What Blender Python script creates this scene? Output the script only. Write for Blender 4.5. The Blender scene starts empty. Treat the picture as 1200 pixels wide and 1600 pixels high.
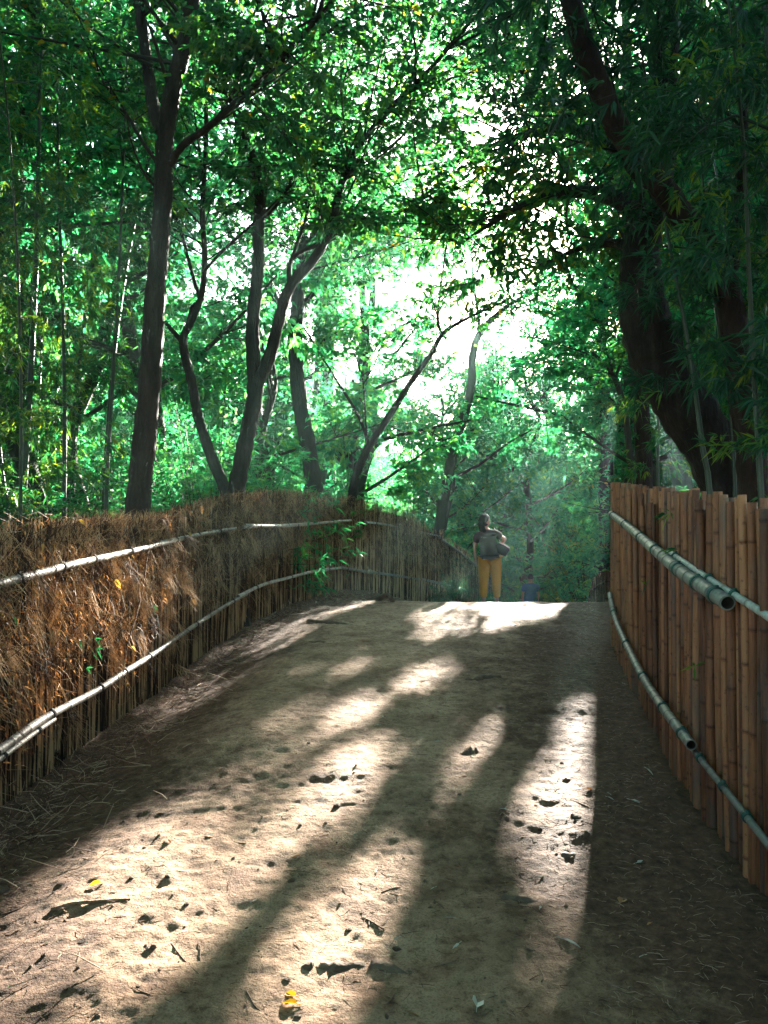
import bpy, math, random
import numpy as np
from mathutils import Vector, Matrix, Euler

# ------------------------------------------------------------------ camera, world, sun
EYE = 1.55
F = 1290.0                      # focal length in photo pixels (1200 x 1600)
scn = bpy.context.scene
cam_d = bpy.data.cameras.new('camera'); cam = bpy.data.objects.new('camera', cam_d)
scn.collection.objects.link(cam); scn.camera = cam
cam_d.sensor_fit = 'VERTICAL'; cam_d.sensor_height = 34.6; cam_d.lens = 34.6 * F / 1600
cam_d.clip_start = 0.05; cam_d.clip_end = 2000
cam.location = (0, 0, EYE); cam.rotation_euler = (math.radians(90), 0, 0)

SUN_EL = math.radians(15.5); SUN_AZ = math.radians(16.6)      # azimuth clockwise from +Y
SDIR = np.array([math.sin(SUN_AZ) * math.cos(SUN_EL), math.cos(SUN_AZ) * math.cos(SUN_EL), math.sin(SUN_EL)])
world = bpy.data.worlds.new('World'); scn.world = world; world.use_nodes = True
wn = world.node_tree.nodes; wl = world.node_tree.links
bg = wn['Background']; sky = wn.new('ShaderNodeTexSky'); sky.sky_type = 'NISHITA'
sky.sun_disc = False; sky.sun_elevation = SUN_EL; sky.sun_rotation = SUN_AZ
sky.air_density = 1.0; sky.dust_density = 1.5
wl.new(sky.outputs[0], bg.inputs[0]); bg.inputs[1].default_value = 0.05
sun_d = bpy.data.lights.new('sun', 'SUN'); sun = bpy.data.objects.new('sun', sun_d)
scn.collection.objects.link(sun); sun_d.energy = 5.0; sun_d.angle = math.radians(0.5); sun_d.color = (1.0, 0.93, 0.82)
sun.rotation_euler = Vector(SDIR).to_track_quat('Z', 'Y').to_euler(); sun.location = (10, 30, 30)
scn.view_settings.view_transform = 'Standard'; scn.view_settings.look = 'None'
scn.view_settings.exposure = 4.15; scn.view_settings.gamma = 1.0
scn.cycles.use_denoising = True
scn.cycles.max_bounces = 9; scn.cycles.diffuse_bounces = 5; scn.cycles.transmission_bounces = 4
scn.cycles.glossy_bounces = 2; scn.cycles.volume_bounces = 0; scn.cycles.sample_clamp_indirect = 6
HAZE = 0.0009

# ------------------------------------------------------------------ helpers
C = scn.collection
rs = np.random.RandomState(7); random.seed(7)

def tag(o, label=None, cat=None, group=None, kind=None):
    if label: o['label'] = label
    if cat: o['category'] = cat
    if group: o['group'] = group
    if kind: o['kind'] = kind
    return o
def empty(name, loc=(0, 0, 0), rz=0.0, label=None, cat=None, group=None):
    o = bpy.data.objects.new(name, None); C.objects.link(o); o.location = loc; o.rotation_euler = (0, 0, rz)
    o.empty_display_size = 0.1
    return tag(o, label, cat, group)

def catmull(pts, per=6):
    pts = np.asarray(pts, float)
    if len(pts) < 3: 
        t = np.linspace(0, 1, per + 1)[:, None]; return pts[0] * (1 - t) + pts[-1] * t
    p = np.vstack([2 * pts[0] - pts[1], pts, 2 * pts[-1] - pts[-2]]); out = []
    for i in range(1, len(p) - 2):
        t = np.linspace(0, 1, per, endpoint=False)[:, None]
        a, b, c, d = p[i - 1], p[i], p[i + 1], p[i + 2]
        out.append(0.5 * (2 * b + (c - a) * t + (2 * a - 5 * b + 4 * c - d) * t ** 2 + (3 * b - a - 3 * c + d) * t ** 3))
    out.append(p[-2][None]); return np.vstack(out)

class MB:
    """collects vertices and faces of ONE part"""
    def __init__(s): s.v = []; s.f3 = []; s.f4 = []; s.n = 0; s.a3 = []; s.a4 = []
    def add(s, v, f4=None, f3=None, rnd=0.5):
        v = np.asarray(v, float)
        if f4 is not None and len(f4):
            f4 = np.asarray(f4); s.f4.append(f4 + s.n); s.a4.append(np.broadcast_to(np.asarray(rnd, float), (len(f4),)))
        if f3 is not None and len(f3):
            f3 = np.asarray(f3); s.f3.append(f3 + s.n); s.a3.append(np.broadcast_to(np.asarray(rnd, float), (len(f3),)))
        s.v.append(v); s.n += len(v)
    def tube(s, P, R, sides=6, rnd=0.5, cap=True, rough=0.0, smoothpts=None):
        P = np.asarray(P, float); n = len(P)
        R = np.interp(np.linspace(0, 1, n), np.linspace(0, 1, len(R)), R) if np.ndim(R) else np.full(n, float(R))
        T = np.gradient(P, axis=0); T /= np.linalg.norm(T, axis=1)[:, None] + 1e-9
        ref = np.array([1.0, 0, 0]) if abs(T[0][0]) < 0.8 else np.array([0, 1.0, 0])
        A = ref - T * (T @ ref)[:, None]; A /= np.linalg.norm(A, axis=1)[:, None] + 1e-9
        B = np.cross(T, A)
        th = np.arange(sides) * 2 * np.pi / sides
        rr = R[:, None] * np.ones(sides)[None]
        if rough: rr = rr * (1 + rough * rs.uniform(-1, 1, rr.shape))
        v = P[:, None] + rr[..., None] * (np.cos(th)[None, :, None] * A[:, None] + np.sin(th)[None, :, None] * B[:, None])
        v = v.reshape(-1, 3)
        i = np.arange(n - 1)[:, None] * sides; j = np.arange(sides)[None]; jn = (j + 1) % sides
        f = np.stack([i + j, i + jn, i + sides + jn, i + sides + j], -1).reshape(-1, 4)
        f3 = None
        if cap:
            v = np.vstack([v, P[:1], P[-1:]]); a = n * sides
            jj = np.arange(sides); jn = (jj + 1) % sides
            f3 = np.vstack([np.stack([np.full(sides, a), jn, jj], -1), np.stack([np.full(sides, a + 1), (n - 1) * sides + jj, (n - 1) * sides + jn], -1)])
        s.add(v, f, f3, rnd)
    def box(s, lo, hi, rnd=0.5):
        x0, y0, z0 = lo; x1, y1, z1 = hi
        v = [(x0, y0, z0), (x1, y0, z0), (x1, y1, z0), (x0, y1, z0), (x0, y0, z1), (x1, y0, z1), (x1, y1, z1), (x0, y1, z1)]
        s.add(v, [(0, 3, 2, 1), (4, 5, 6, 7), (0, 1, 5, 4), (1, 2, 6, 5), (2, 3, 7, 6), (3, 0, 4, 7)], None, rnd)
    def mesh(s, name, smooth=True):
        me = bpy.data.meshes.new(name)
        v = np.vstack(s.v) if s.v else np.zeros((0, 3))
        f4 = np.vstack(s.f4) if s.f4 else np.zeros((0, 4), int); f3 = np.vstack(s.f3) if s.f3 else np.zeros((0, 3), int)
        me.vertices.add(len(v)); me.vertices.foreach_set('co', v.astype(np.float32).ravel())
        nl = len(f4) * 4 + len(f3) * 3
        me.loops.add(nl); me.loops.foreach_set('vertex_index', np.concatenate([f4.ravel(), f3.ravel()]).astype(np.int32))
        me.polygons.add(len(f4) + len(f3))
        st = np.concatenate([np.arange(len(f4)) * 4, len(f4) * 4 + np.arange(len(f3)) * 3]).astype(np.int32)
        me.polygons.foreach_set('loop_start', st)
        me.polygons.foreach_set('use_smooth', np.full(len(st), smooth))
        me.update(calc_edges=True)
        at = me.attributes.new('rnd', 'FLOAT', 'FACE')
        a = np.concatenate([np.concatenate(s.a4) if s.a4 else np.zeros(0), np.concatenate(s.a3) if s.a3 else np.zeros(0)])
        at.data.foreach_set('value', a.astype(np.float32))
        return me
    def build(s, name, mat, parent=None, smooth=True):
        me = s.mesh(name, smooth); me.materials.append(mat)
        o = bpy.data.objects.new(name, me); C.objects.link(o)
        if parent: o.parent = parent
        return o

def px(x, y, d):              # a point seen in the photo at pixel (x, y), d metres ahead
    return np.array([(x - 600) / F * d, d, EYE + (800 - y) / F * d])

# ------------------------------------------------------------------ numpy value noise
_perm = np.random.RandomState(3).rand(64, 64)
def vnoise(x, y, s):
    x = np.asarray(x) * s; y = np.asarray(y) * s
    xi = np.floor(x).astype(int); yi = np.floor(y).astype(int); fx = x - xi; fy = y - yi
    fx = fx * fx * (3 - 2 * fx); fy = fy * fy * (3 - 2 * fy)
    g = lambda a, b: _perm[a % 64, b % 64]
    return (g(xi, yi) * (1 - fx) + g(xi + 1, yi) * fx) * (1 - fy) + (g(xi, yi + 1) * (1 - fx) + g(xi + 1, yi + 1) * fx) * fy - 0.5

# ------------------------------------------------------------------ lie of the land
_cy = np.array([-60, -8, 2, 3.3, 3.9, 4.7, 6, 8.3, 10, 11, 12, 13, 14.2, 16.4, 18.3, 20, 24, 30, 45, 80, 900.])
_cz = np.array([-2.2, -1.62, -1.56, -1.56, -1.53, -1.49, -1.43, -1.32, -1.22, -1.225, -1.31, -1.44, -1.58, -1.98, -2.45, -2.85, -3.47, -4.3, -5.5, -6, -6.]) 
_ly = np.array([-60, -8, 3, 4.77, 5.9, 7.3, 8.9, 10.75, 13, 14.5, 16.4, 18.3, 24, 30, 45, 80, 900.])
_lz = np.array([-2.3, -1.75, -1.70, -1.68, -1.67, -1.62, -1.47, -1.33, -1.31, -1.42, -1.8, -2.3, -3.4, -4.3, -5.5, -6, -6.])
_ty = np.linspace(-60, 900, 9601)
def _sm(a, k=9):
    w = np.hanning(k + 2)[1:-1]; w /= w.sum(); return np.convolve(np.pad(a, k // 2, mode='edge'), w, mode='valid')
_tc = _sm(np.interp(_ty, _cy, _cz)); _tl = _sm(np.interp(_ty, _ly, _lz))
# left fence line: y -> x   (y, x, top z)
LF = np.array([(-3.0, -2.15, -.09), (2.0, -2.2, -.09), (4.77, -2.22, -.08), (5.9, -2.15, -.07), (7.3, -2.09, -.045), (8.9, -1.86, .15), (10.75, -1.5, .26), (13, -1.0, .28),
               (14.5, -.6, .225), (16.4, .25, 0.0), (17.2, 1.07, -.40), (18.3, 2.06, -.96), (20.5, 2.9, -2.0), (23.0, 3.2, -2.75)])
RF = np.array([(-3.0, 1.5), (2.0, 1.5), (3.32, 1.545), (3.9, 1.56), (4.68, 1.65), (6.0, 1.89), (8.26, 2.29)])
def sstep(t): t = np.clip(t, 0, 1); return t * t * (3 - 2 * t)
def G(x, y):
    x = np.asarray(x, float); y = np.asarray(y, float)
    c = np.interp(y, _ty, _tc); l = np.interp(y, _ty, _tl)
    xl = np.interp(y, LF[:, 0], LF[:, 1])
    w = sstep((x - xl - 0.1) / 1.3)
    z = l * (1 - w) + c * w
    # gentle undulation away from the path
    far = np.clip((np.abs(x - 0.5) - 4) / 12, 0, 1)
    return EYE + z + far * (vnoise(x, y, .07) * 1.2)
def micro(x, y):
    return vnoise(x, y, .9) * .045 + vnoise(x + 9, y, 2.3) * .028 + vnoise(x, y + 4, 6.1) * .016 + vnoise(x + 2, y + 4, 17.3) * .013 + vnoise(x + 5, y + 1, 39.) * .005 + vnoise(x + 1, y + 8, 1.7) * .05 * np.clip((y - 8.5) / 2, 0, 1)
def GP(x, y): return G(x, y) + micro(x, y) + 0.01
def gpx(u, v):                # ground point under photo pixel (u, v)
    d = np.linspace(1.5, 40, 4000); x = (u - 600) / F * d; z = EYE + (800 - v) / F * d
    k = np.argmax(z < G(x, d)); k = k if k > 0 else -1
    return np.array([x[k], d[k], float(G(x[k], d[k]))])
def fence_pt(u, v, line=None, off=0.0):
    line = LF if line is None else line
    yy = np.linspace(1.0, line[-1, 0], 4000); xx = np.interp(yy, line[:, 0], line[:, 1]) + off
    s = 600 + F * xx / yy
    k = int(np.argmin(np.abs(s - u))); d = yy[k]
    return np.array([xx[k], d, EYE + (800 - v) / F * d])

# ------------------------------------------------------------------ where the sun gets through the canopy
_R = np.cross(SDIR, [0, 0, 1]); _R /= np.linalg.norm(_R); _U = np.cross(_R, SDIR)
def uv(P): P = np.asarray(P); return np.stack([P @ _R, P @ _U], -1)
def gpoly(pts): return uv(np.array([gpx(*p) for p in pts]))
def fpoly(pts): return uv(np.array([fence_pt(*p) for p in pts]))
GAPS = [
 (gpoly([(105, 1335), (200, 1310), (305, 1318), (285, 1375), (235, 1440), (150, 1500), (60, 1560), (10, 1599), (-80, 1599), (-80, 1520), (10, 1470), (60, 1420)]), 1),
 (gpoly([(150, 1530), (230, 1480), (290, 1470), (220, 1560), (170, 1640), (60, 1640)]), .99),
 (gpoly([(300, 1385), (360, 1370), (420, 1330), (400, 1400), (330, 1450)]), .85),
 (gpoly([(535, 1100), (590, 1098), (570, 1135), (515, 1142)]), 1),
 (gpoly([(515, 1190), (580, 1188), (565, 1235), (535, 1285), (478, 1290), (490, 1250)]), 1),
 (gpoly([(880, 1120), (945, 1090), (945, 1400), (800, 1395), (790, 1295), (830, 1230), (885, 1190)]), 1),
 (gpoly([(550, 1375), (625, 1365), (610, 1430), (625, 1480), (600, 1520), (430, 1500), (440, 1460), (520, 1440)]), 1),
 (gpoly([(430, 1520), (625, 1530), (640, 1640), (330, 1640)]), 1),
 (gpoly([(640, 1048), (712, 1042), (700, 1070), (632, 1070)]), .98),
 (gpoly([(745, 948), (910, 943), (900, 962), (770, 972)]), 1),
 (gpoly([(705, 1165), (790, 1155), (795, 1230), (700, 1300)]), .9),
 (gpoly([(860, 1440), (930, 1440), (915, 1560), (850, 1600), (800, 1600)]), .8),
 (gpoly([(535, 1030), (580, 1028), (570, 1042), (530, 1044)]), .97),
 (gpoly([(245, 1098), (320, 1078), (345, 1095), (300, 1120), (240, 1130)]), .97),
 (fpoly([(-60, 830), (130, 812), (150, 870), (215, 850), (215, 880), (150, 960), (205, 1000), (160, 1100), (-60, 1190)]), .985),
 (fpoly([(170, 840), (250, 815), (330, 790), (335, 815), (235, 850), (250, 870), (180, 872)]), .985),
 (fpoly([(225, 890), (330, 850), (320, 900), (255, 1000), (235, 1000)]), .96),
]
GAPS = [(p_, pr_, -1e9) for p_, pr_ in GAPS]
for (u_, v_, d_, r_) in [(60, 330, 10, .5), (130, 300, 10.5, .6), (150, 520, 11, .7), (60, 530, 10, .6), (250, 480, 13, .7), (330, 470, 14, .8), (280, 420, 13, .7), (120, 650, 10, .45),
        (190, 700, 10, .4), (420, 650, 16, .9), (300, 700, 14, .7), (380, 560, 16, .8), (450, 140, 10, .7), (600, 200, 11, .8), (700, 130, 10, .7), (560, 470, 16, .8), (640, 420, 15, .8),
        (840, 640, 34, 1.3), (800, 700, 26, .8), (880, 660, 24, .7), (770, 640, 26, .8), (1050, 710, 9, .5), (1065, 745, 8.6, .4), (960, 560, 14, .6), (560, 620, 20, 1.0)]:
    t_ = px(u_, v_, d_); c_ = uv(t_); th_ = np.arange(9) * 2 * np.pi / 9
    GAPS.append((c_ + np.stack([np.cos(th_), np.sin(th_) * .8], -1) * r_, .93, float(t_ @ SDIR) + .8))
def in_poly(q, P):
    x, y = q[:, 0], q[:, 1]; r = np.zeros(len(q), bool); n = len(P)
    for i in range(n):
        x0, y0 = P[i]; x1, y1 = P[(i + 1) % n]
        c = (y0 > y) != (y1 > y)
        r ^= c & (x < (x1 - x0) * (y - y0) / (y1 - y0 + 1e-12) + x0)
    return r
SG0 = float(np.array([0, 5., 0.]) @ SDIR)
_OF = [(0, 0)] + [(math.cos(t), math.sin(t)) for t in np.arange(6) * math.pi / 3]
def cull(P, rng, size=.04):            # True where the open gaps leave room; far things keep clear of the sun's penumbra too
    q = uv(P); keep = np.ones(len(P), bool)
    dist = np.clip(P @ SDIR - SG0, 0, 150); mg = size * .9 + .0012 * dist
    j = q + rng.normal(0, .025, q.shape)
    for poly, pr, t0 in GAPS:
        lo = poly.min(0); hi = poly.max(0)
        m = (P @ SDIR > t0) & np.all((j > lo - mg[:, None]) & (j < hi + mg[:, None]), 1)
        if not m.any(): continue
        k = np.where(m)[0]; ins = np.zeros(len(k), bool)
        for o in _OF: ins |= in_poly(j[k] + mg[k][:, None] * np.array(o)[None], poly)
        keep[k[ins & (rng.rand(len(k)) < pr)]] = False
    return keep
def cull_wood(mb, off, rng, M_=None):
    """drops the thin twigs of a wood mesh (faces marked rnd == 0.25) that cross an open gap"""
    V = np.vstack(mb.v); Vw = V @ M_[:3, :3].T + M_[:3, 3] if M_ is not None else V + off
    out = MB(); out.v = [V]; out.n = len(V); hit = False
    for fl_, al_, fo, ao in ((mb.f4, mb.a4, out.f4, out.a4), (mb.f3, mb.a3, out.f3, out.a3)):
        if not fl_: continue
        f = np.vstack(fl_); a = np.concatenate(al_); th = np.abs(a - .25) < 1e-6
        k = np.ones(len(f), bool); idx = np.where(th)[0]
        if len(idx):
            c = Vw[f[idx]].mean(1); kk = cull(c, rng, .0); k[idx[~kk]] = False
        if not k.all(): hit = True
        fo.append(f[k]); ao.append(a[k])
    return out if hit else None

# ------------------------------------------------------------------ materials
def new_mat(name):
    m = bpy.data.materials.new(name); m.use_nodes = True; nt = m.node_tree; nt.nodes.clear()
    return m, nt.nodes, nt.links, nt
def nd(N, t, **k):
    n = N.new(t)
    for a, b in k.items(): setattr(n, a, b)
    return n
def ramp(N, stops, interp='LINEAR'):
    r = N.new('ShaderNodeValToRGB'); e = r.color_ramp.elements; r.color_ramp.interpolation = interp
    while len(e) < len(stops): e.new(0.5)
    for el, (p, c) in zip(e, stops): el.position = p; el.color = (*c, 1)
    return r
def leaf_mat(name, stops, trans=0.45, tcol=(1.5, 1.6, .5), rough=0.45, spec=.35):
    m, N, L, nt = new_mat(name)
    at = nd(N, 'ShaderNodeAttribute', attribute_name='rnd')
    oi = nd(N, 'ShaderNodeObjectInfo')
    ad = nd(N, 'ShaderNodeMath', operation='MULTIPLY_ADD'); L.new(oi.outputs['Random'], ad.inputs[0]); ad.inputs[1].default_value = .22; L.new(at.outputs['Fac'], ad.inputs[2])
    sb = nd(N, 'ShaderNodeMath', operation='SUBTRACT'); L.new(ad.outputs[0], sb.inputs[0]); sb.inputs[1].default_value = .11
    r = ramp(N, stops); L.new(sb.outputs[0], r.inputs[0])
    p = nd(N, 'ShaderNodeBsdfPrincipled'); L.new(r.outputs[0], p.inputs['Base Color']); p.inputs['Roughness'].default_value = rough; p.inputs['Specular IOR Level'].default_value = spec
    tr = nd(N, 'ShaderNodeBsdfTranslucent')
    mx = nd(N, 'ShaderNodeMix', data_type='RGBA', blend_type='MULTIPLY'); mx.inputs[0].default_value = 1
    L.new(r.outputs[0], mx.inputs[6]); mx.inputs[7].default_value = (*tcol, 1); L.new(mx.outputs[2], tr.inputs[0])
    ms = nd(N, 'ShaderNodeMixShader'); ms.inputs[0].default_value = trans
    L.new(p.outputs[0], ms.inputs[1]); L.new(tr.outputs[0], ms.inputs[2])
    o = nd(N, 'ShaderNodeOutputMaterial'); L.new(ms.outputs[0], o.inputs[0]); return m
def noisy_mat(name, c0, c1, scale=8, rough=.8, bump=.3, stretch=(1, 1, 1), c2=None, rnd=0.0, detail=6, bscale=None, spec=.3, bdist=.01):
    m, N, L, nt = new_mat(name)
    tc = nd(N, 'ShaderNodeTexCoord'); mp = nd(N, 'ShaderNodeMapping'); mp.inputs['Scale'].default_value = stretch
    L.new(tc.outputs['Object'], mp.inputs[0])
    n1 = nd(N, 'ShaderNodeTexNoise'); n1.inputs['Scale'].default_value = scale; n1.inputs['Detail'].default_value = detail; n1.inputs['Roughness'].default_value = .65
    L.new(mp.outputs[0], n1.inputs['Vector'])
    at = nd(N, 'ShaderNodeAttribute', attribute_name='rnd')
    ma = nd(N, 'ShaderNodeMath', operation='MULTIPLY_ADD'); L.new(at.outputs['Fac'], ma.inputs[0]); ma.inputs[1].default_value = rnd
    sub = nd(N, 'ShaderNodeMath', operation='SUBTRACT'); L.new(n1.outputs[0], sub.inputs[0]); sub.inputs[1].default_value = rnd * .5
    L.new(sub.outputs[0], ma.inputs[2])
    st = [(.32, c0), (.68, c1)] if c2 is None else [(.28, c0), (.5, c1), (.72, c2)]
    r = ramp(N, st); L.new(ma.outputs[0], r.inputs[0])
    p = nd(N, 'ShaderNodeBsdfPrincipled'); L.new(r.outputs[0], p.inputs['Base Color']); p.inputs['Roughness'].default_value = rough; p.inputs['Specular IOR Level'].default_value = spec
    if bump:
        n2 = nd(N, 'ShaderNodeTexNoise'); n2.inputs['Scale'].default_value = bscale or scale * 3; n2.inputs['Detail'].default_value = 5
        L.new(mp.outputs[0], n2.inputs['Vector'])
        b = nd(N, 'ShaderNodeBump'); b.inputs['Strength'].default_value = bump; b.inputs['Distance'].default_value = bdist
        L.new(n2.outputs[0], b.inputs['Height']); L.new(b.outputs[0], p.inputs['Normal'])
    o = nd(N, 'ShaderNodeOutputMaterial'); L.new(p.outputs[0], o.inputs[0]); return m

M = {}
M['broad'] = leaf_mat('broad_leaf', [(0, (.010, .055, .036)), (.4, (.016, .088, .045)), (.75, (.045, .13, .035)), (.95, (.12, .19, .03)), (1, (.25, .14, .02))], .58, (1.35, 1.9, .95))
M['bamboo'] = leaf_mat('bamboo_leaf', [(0, (.008, .052, .04)), (.45, (.016, .09, .045)), (.75, (.07, .15, .025)), (1, (.18, .19, .02))], .5, (1.8, 2.1, .8))
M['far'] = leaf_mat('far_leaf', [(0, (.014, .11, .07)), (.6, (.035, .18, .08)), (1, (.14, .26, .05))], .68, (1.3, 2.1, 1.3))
M['dark'] = leaf_mat('dark_leaf', [(0, (.008, .042, .03)), (.6, (.012, .065, .035)), (1, (.03, .10, .035))], .35, (1.2, 1.9, .8))
M['dry'] = leaf_mat('dry_leaf', [(0, (.10, .045, .02)), (.5, (.28, .14, .06)), (.85, (.45, .27, .13)), (1, (.42, .30, .06))], .3, (1.2, 1, .7), .6, .25)
M['bark'] = noisy_mat('dark_bark', (.004, .0035, .003), (.015, .011, .009), 9, .85, 1.0, (1, 1, .3), c2=(.035, .032, .026), bdist=.035)
M['bark_red'] = noisy_mat('reddish_bark', (.007, .005, .004), (.026, .014, .011), 9, .8, 1.0, (1, 1, .3), c2=(.05, .033, .026), bdist=.035)
M['bark_pale'] = noisy_mat('grey_bark', (.018, .021, .015), (.045, .05, .037), 7, .85, .8, (1, 1, .3), bdist=.02)
M['branch'] = noisy_mat('twig_bark', (.012, .009, .007), (.03, .022, .017), 20, .8, 0)
M['culm'] = noisy_mat('living_bamboo_culm', (.008, .02, .012), (.022, .045, .026), 5, .4, .05, (1, 1, .3), c2=(.05, .07, .045), spec=.4)
M['culm_dead'] = noisy_mat('dead_bamboo_culm', (.16, .13, .09), (.32, .27, .19), 5, .5, .1)

def bamboo_pole_mat(name, c0, c1, c2, node=.0):
    m, N, L, nt = new_mat(name)
    tc = nd(N, 'ShaderNodeTexCoord')
    at = nd(N, 'ShaderNodeAttribute', attribute_name='rnd')
    mp = nd(N, 'ShaderNodeMapping'); mp.inputs['Scale'].default_value = (14, 14, 1.1); L.new(tc.outputs['Object'], mp.inputs[0])
    oi = nd(N, 'ShaderNodeObjectInfo')
    n1 = nd(N, 'ShaderNodeTexNoise', noise_dimensions='4D'); n1.inputs['Scale'].default_value = 3.2; n1.inputs['Detail'].default_value = 7; n1.inputs['Roughness'].default_value = .7
    L.new(mp.outputs[0], n1.inputs['Vector'])
    wv = nd(N, 'ShaderNodeMath', operation='MULTIPLY'); L.new(oi.outputs['Random'], wv.inputs[0]); wv.inputs[1].default_value = 37; L.new(wv.outputs[0], n1.inputs['W'])
    ad = nd(N, 'ShaderNodeMath', operation='MULTIPLY_ADD'); L.new(oi.outputs['Random'], ad.inputs[0]); ad.inputs[1].default_value = .46; L.new(n1.outputs[0], ad.inputs[2])
    sb = nd(N, 'ShaderNodeMath', operation='SUBTRACT'); L.new(ad.outputs[0], sb.inputs[0]); sb.inputs[1].default_value = .23
    r = ramp(N, [(.27, c0), (.5, c1), (.75, c2)]); L.new(sb.outputs[0], r.inputs[0])
    # dark node rings, painted shade inside open ends and mildew specks live in the mesh attribute / a small noise
    sp = nd(N, 'ShaderNodeTexNoise'); sp.inputs['Scale'].default_value = 42; sp.inputs['Detail'].default_value = 3; L.new(tc.outputs['Object'], sp.inputs['Vector'])
    sr = ramp(N, [(.0, (1, 1, 1)), (.60, (1, 1, 1)), (.70, (.45, .4, .38)), (1, (.3, .25, .22))]); L.new(sp.outputs[0], sr.inputs[0])
    mu = nd(N, 'ShaderNodeMix', data_type='RGBA', blend_type='MULTIPLY'); mu.inputs[0].default_value = .85; L.new(r.outputs[0], mu.inputs[6]); L.new(sr.outputs[0], mu.inputs[7])
    wn_ = nd(N, 'ShaderNodeTexNoise', noise_dimensions='4D'); wn_.inputs['Scale'].default_value = 2.3; wn_.inputs['Detail'].default_value = 5; mp2 = nd(N, 'ShaderNodeMapping'); mp2.inputs['Scale'].default_value = (4, 4, .9)
    L.new(tc.outputs['Object'], mp2.inputs[0]); L.new(mp2.outputs[0], wn_.inputs['Vector']); L.new(wv.outputs[0], wn_.inputs['W'])
    wr = ramp(N, [(.5, (0, 0, 0)), (.68, (.75, .75, .75))]); L.new(wn_.outputs[0], wr.inputs[0])
    gm = nd(N, 'ShaderNodeMix', data_type='RGBA'); L.new(wr.outputs[0], gm.inputs[0]); L.new(mu.outputs[2], gm.inputs[6]); gm.inputs[7].default_value = (*[c_ * .55 + .03 for c_ in (c1[1], c1[1], c1[1] * .85)], 1)
    mu = gm
    m2 = nd(N, 'ShaderNodeMix', data_type='RGBA', blend_type='MULTIPLY'); m2.inputs[0].default_value = 1
    nr = ramp(N, [(0, (.28, .22, .2)), (.5, (1, 1, 1))]); L.new(at.outputs['Fac'], nr.inputs[0])
    L.new(mu.outputs[2], m2.inputs[6]); L.new(nr.outputs[0], m2.inputs[7])
    p = nd(N, 'ShaderNodeBsdfPrincipled'); L.new(m2.outputs[2], p.inputs['Base Color']); p.inputs['Roughness'].default_value = .55; p.inputs['Specular IOR Level'].default_value = .35
    b = nd(N, 'ShaderNodeBump'); b.inputs['Strength'].default_value = .35; b.inputs['Distance'].default_value = .004
    L.new(n1.outputs[0], b.inputs['Height']); L.new(b.outputs[0], p.inputs['Normal'])
    o = nd(N, 'ShaderNodeOutputMaterial'); L.new(p.outputs[0], o.inputs[0]); return m
M['pole'] = bamboo_pole_mat('old_orange_bamboo', (.07, .026, .012), (.20, .08, .034), (.33, .155, .07))
M['rail'] = bamboo_pole_mat('weathered_bamboo_rail', (.09, .10, .08), (.20, .22, .18), (.36, .39, .33))
M['rail_left'] = bamboo_pole_mat('grey_bamboo_rail', (.13, .11, .09), (.27, .24, .20), (.42, .39, .34))
M['brush'] = noisy_mat('brushwood', (.018, .009, .006), (.095, .047, .026), 6, .85, .3, (1, 1, .5), c2=(.46, .30, .16), rnd=.85)
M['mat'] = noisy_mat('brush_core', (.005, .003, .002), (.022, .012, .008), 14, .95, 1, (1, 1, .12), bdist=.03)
M['tie'] = noisy_mat('green_wire', (.01, .045, .035), (.02, .09, .07), 30, .5, 0)
M['tie_dark'] = noisy_mat('black_twine', (.012, .01, .009), (.035, .028, .022), 30, .8, 0)
M['stone'] = noisy_mat('stone', (.07, .045, .03), (.17, .115, .08), 30, .9, .8, c2=(.24, .19, .15), rnd=.5)
M['root'] = noisy_mat('root_bark', (.06, .04, .028), (.17, .115, .078), 14, .9, .9, (1, 1, 1))
M['litter'] = noisy_mat('needle_litter', (.045, .022, .012), (.16, .085, .05), 2, .85, 0, rnd=1.1, c2=(.36, .26, .18))
M['stick'] = noisy_mat('dry_stick', (.09, .055, .035), (.26, .17, .11), 30, .85, .6, (1, 1, 1))
M['skin'] = noisy_mat('skin', (.30, .16, .105), (.36, .20, .14), 5, .5, 0)
M['hair'] = noisy_mat('black_hair', (.003, .003, .004), (.007, .0065, .008), 60, .7, .3, (1, 1, .1), spec=.08)
M['shirt'] = noisy_mat('grey_cotton', (.04, .03, .032), (.055, .043, .045), 9, .9, .2, bdist=.02)
M['trouser'] = noisy_mat('mustard_cotton', (.38, .165, .012), (.46, .21, .018), 6, .85, .3, bdist=.03)
M['blue'] = noisy_mat('blue_cotton', (.02, .07, .19), (.03, .10, .26), 9, .9, .2, bdist=.02)
M['dark_cloth'] = noisy_mat('dark_cloth', (.012, .013, .018), (.025, .026, .032), 9, .9, .2)
M['leather'] = noisy_mat('black_leather', (.004, .004, .005), (.009, .0085, .01), 30, .5, .1, spec=.2)
M['pale'] = noisy_mat('bag_highlight', (.5, .48, .45), (.62, .6, .56), 20, .7, .1)  # colour of the highlight painted on the shoulder bag

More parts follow.
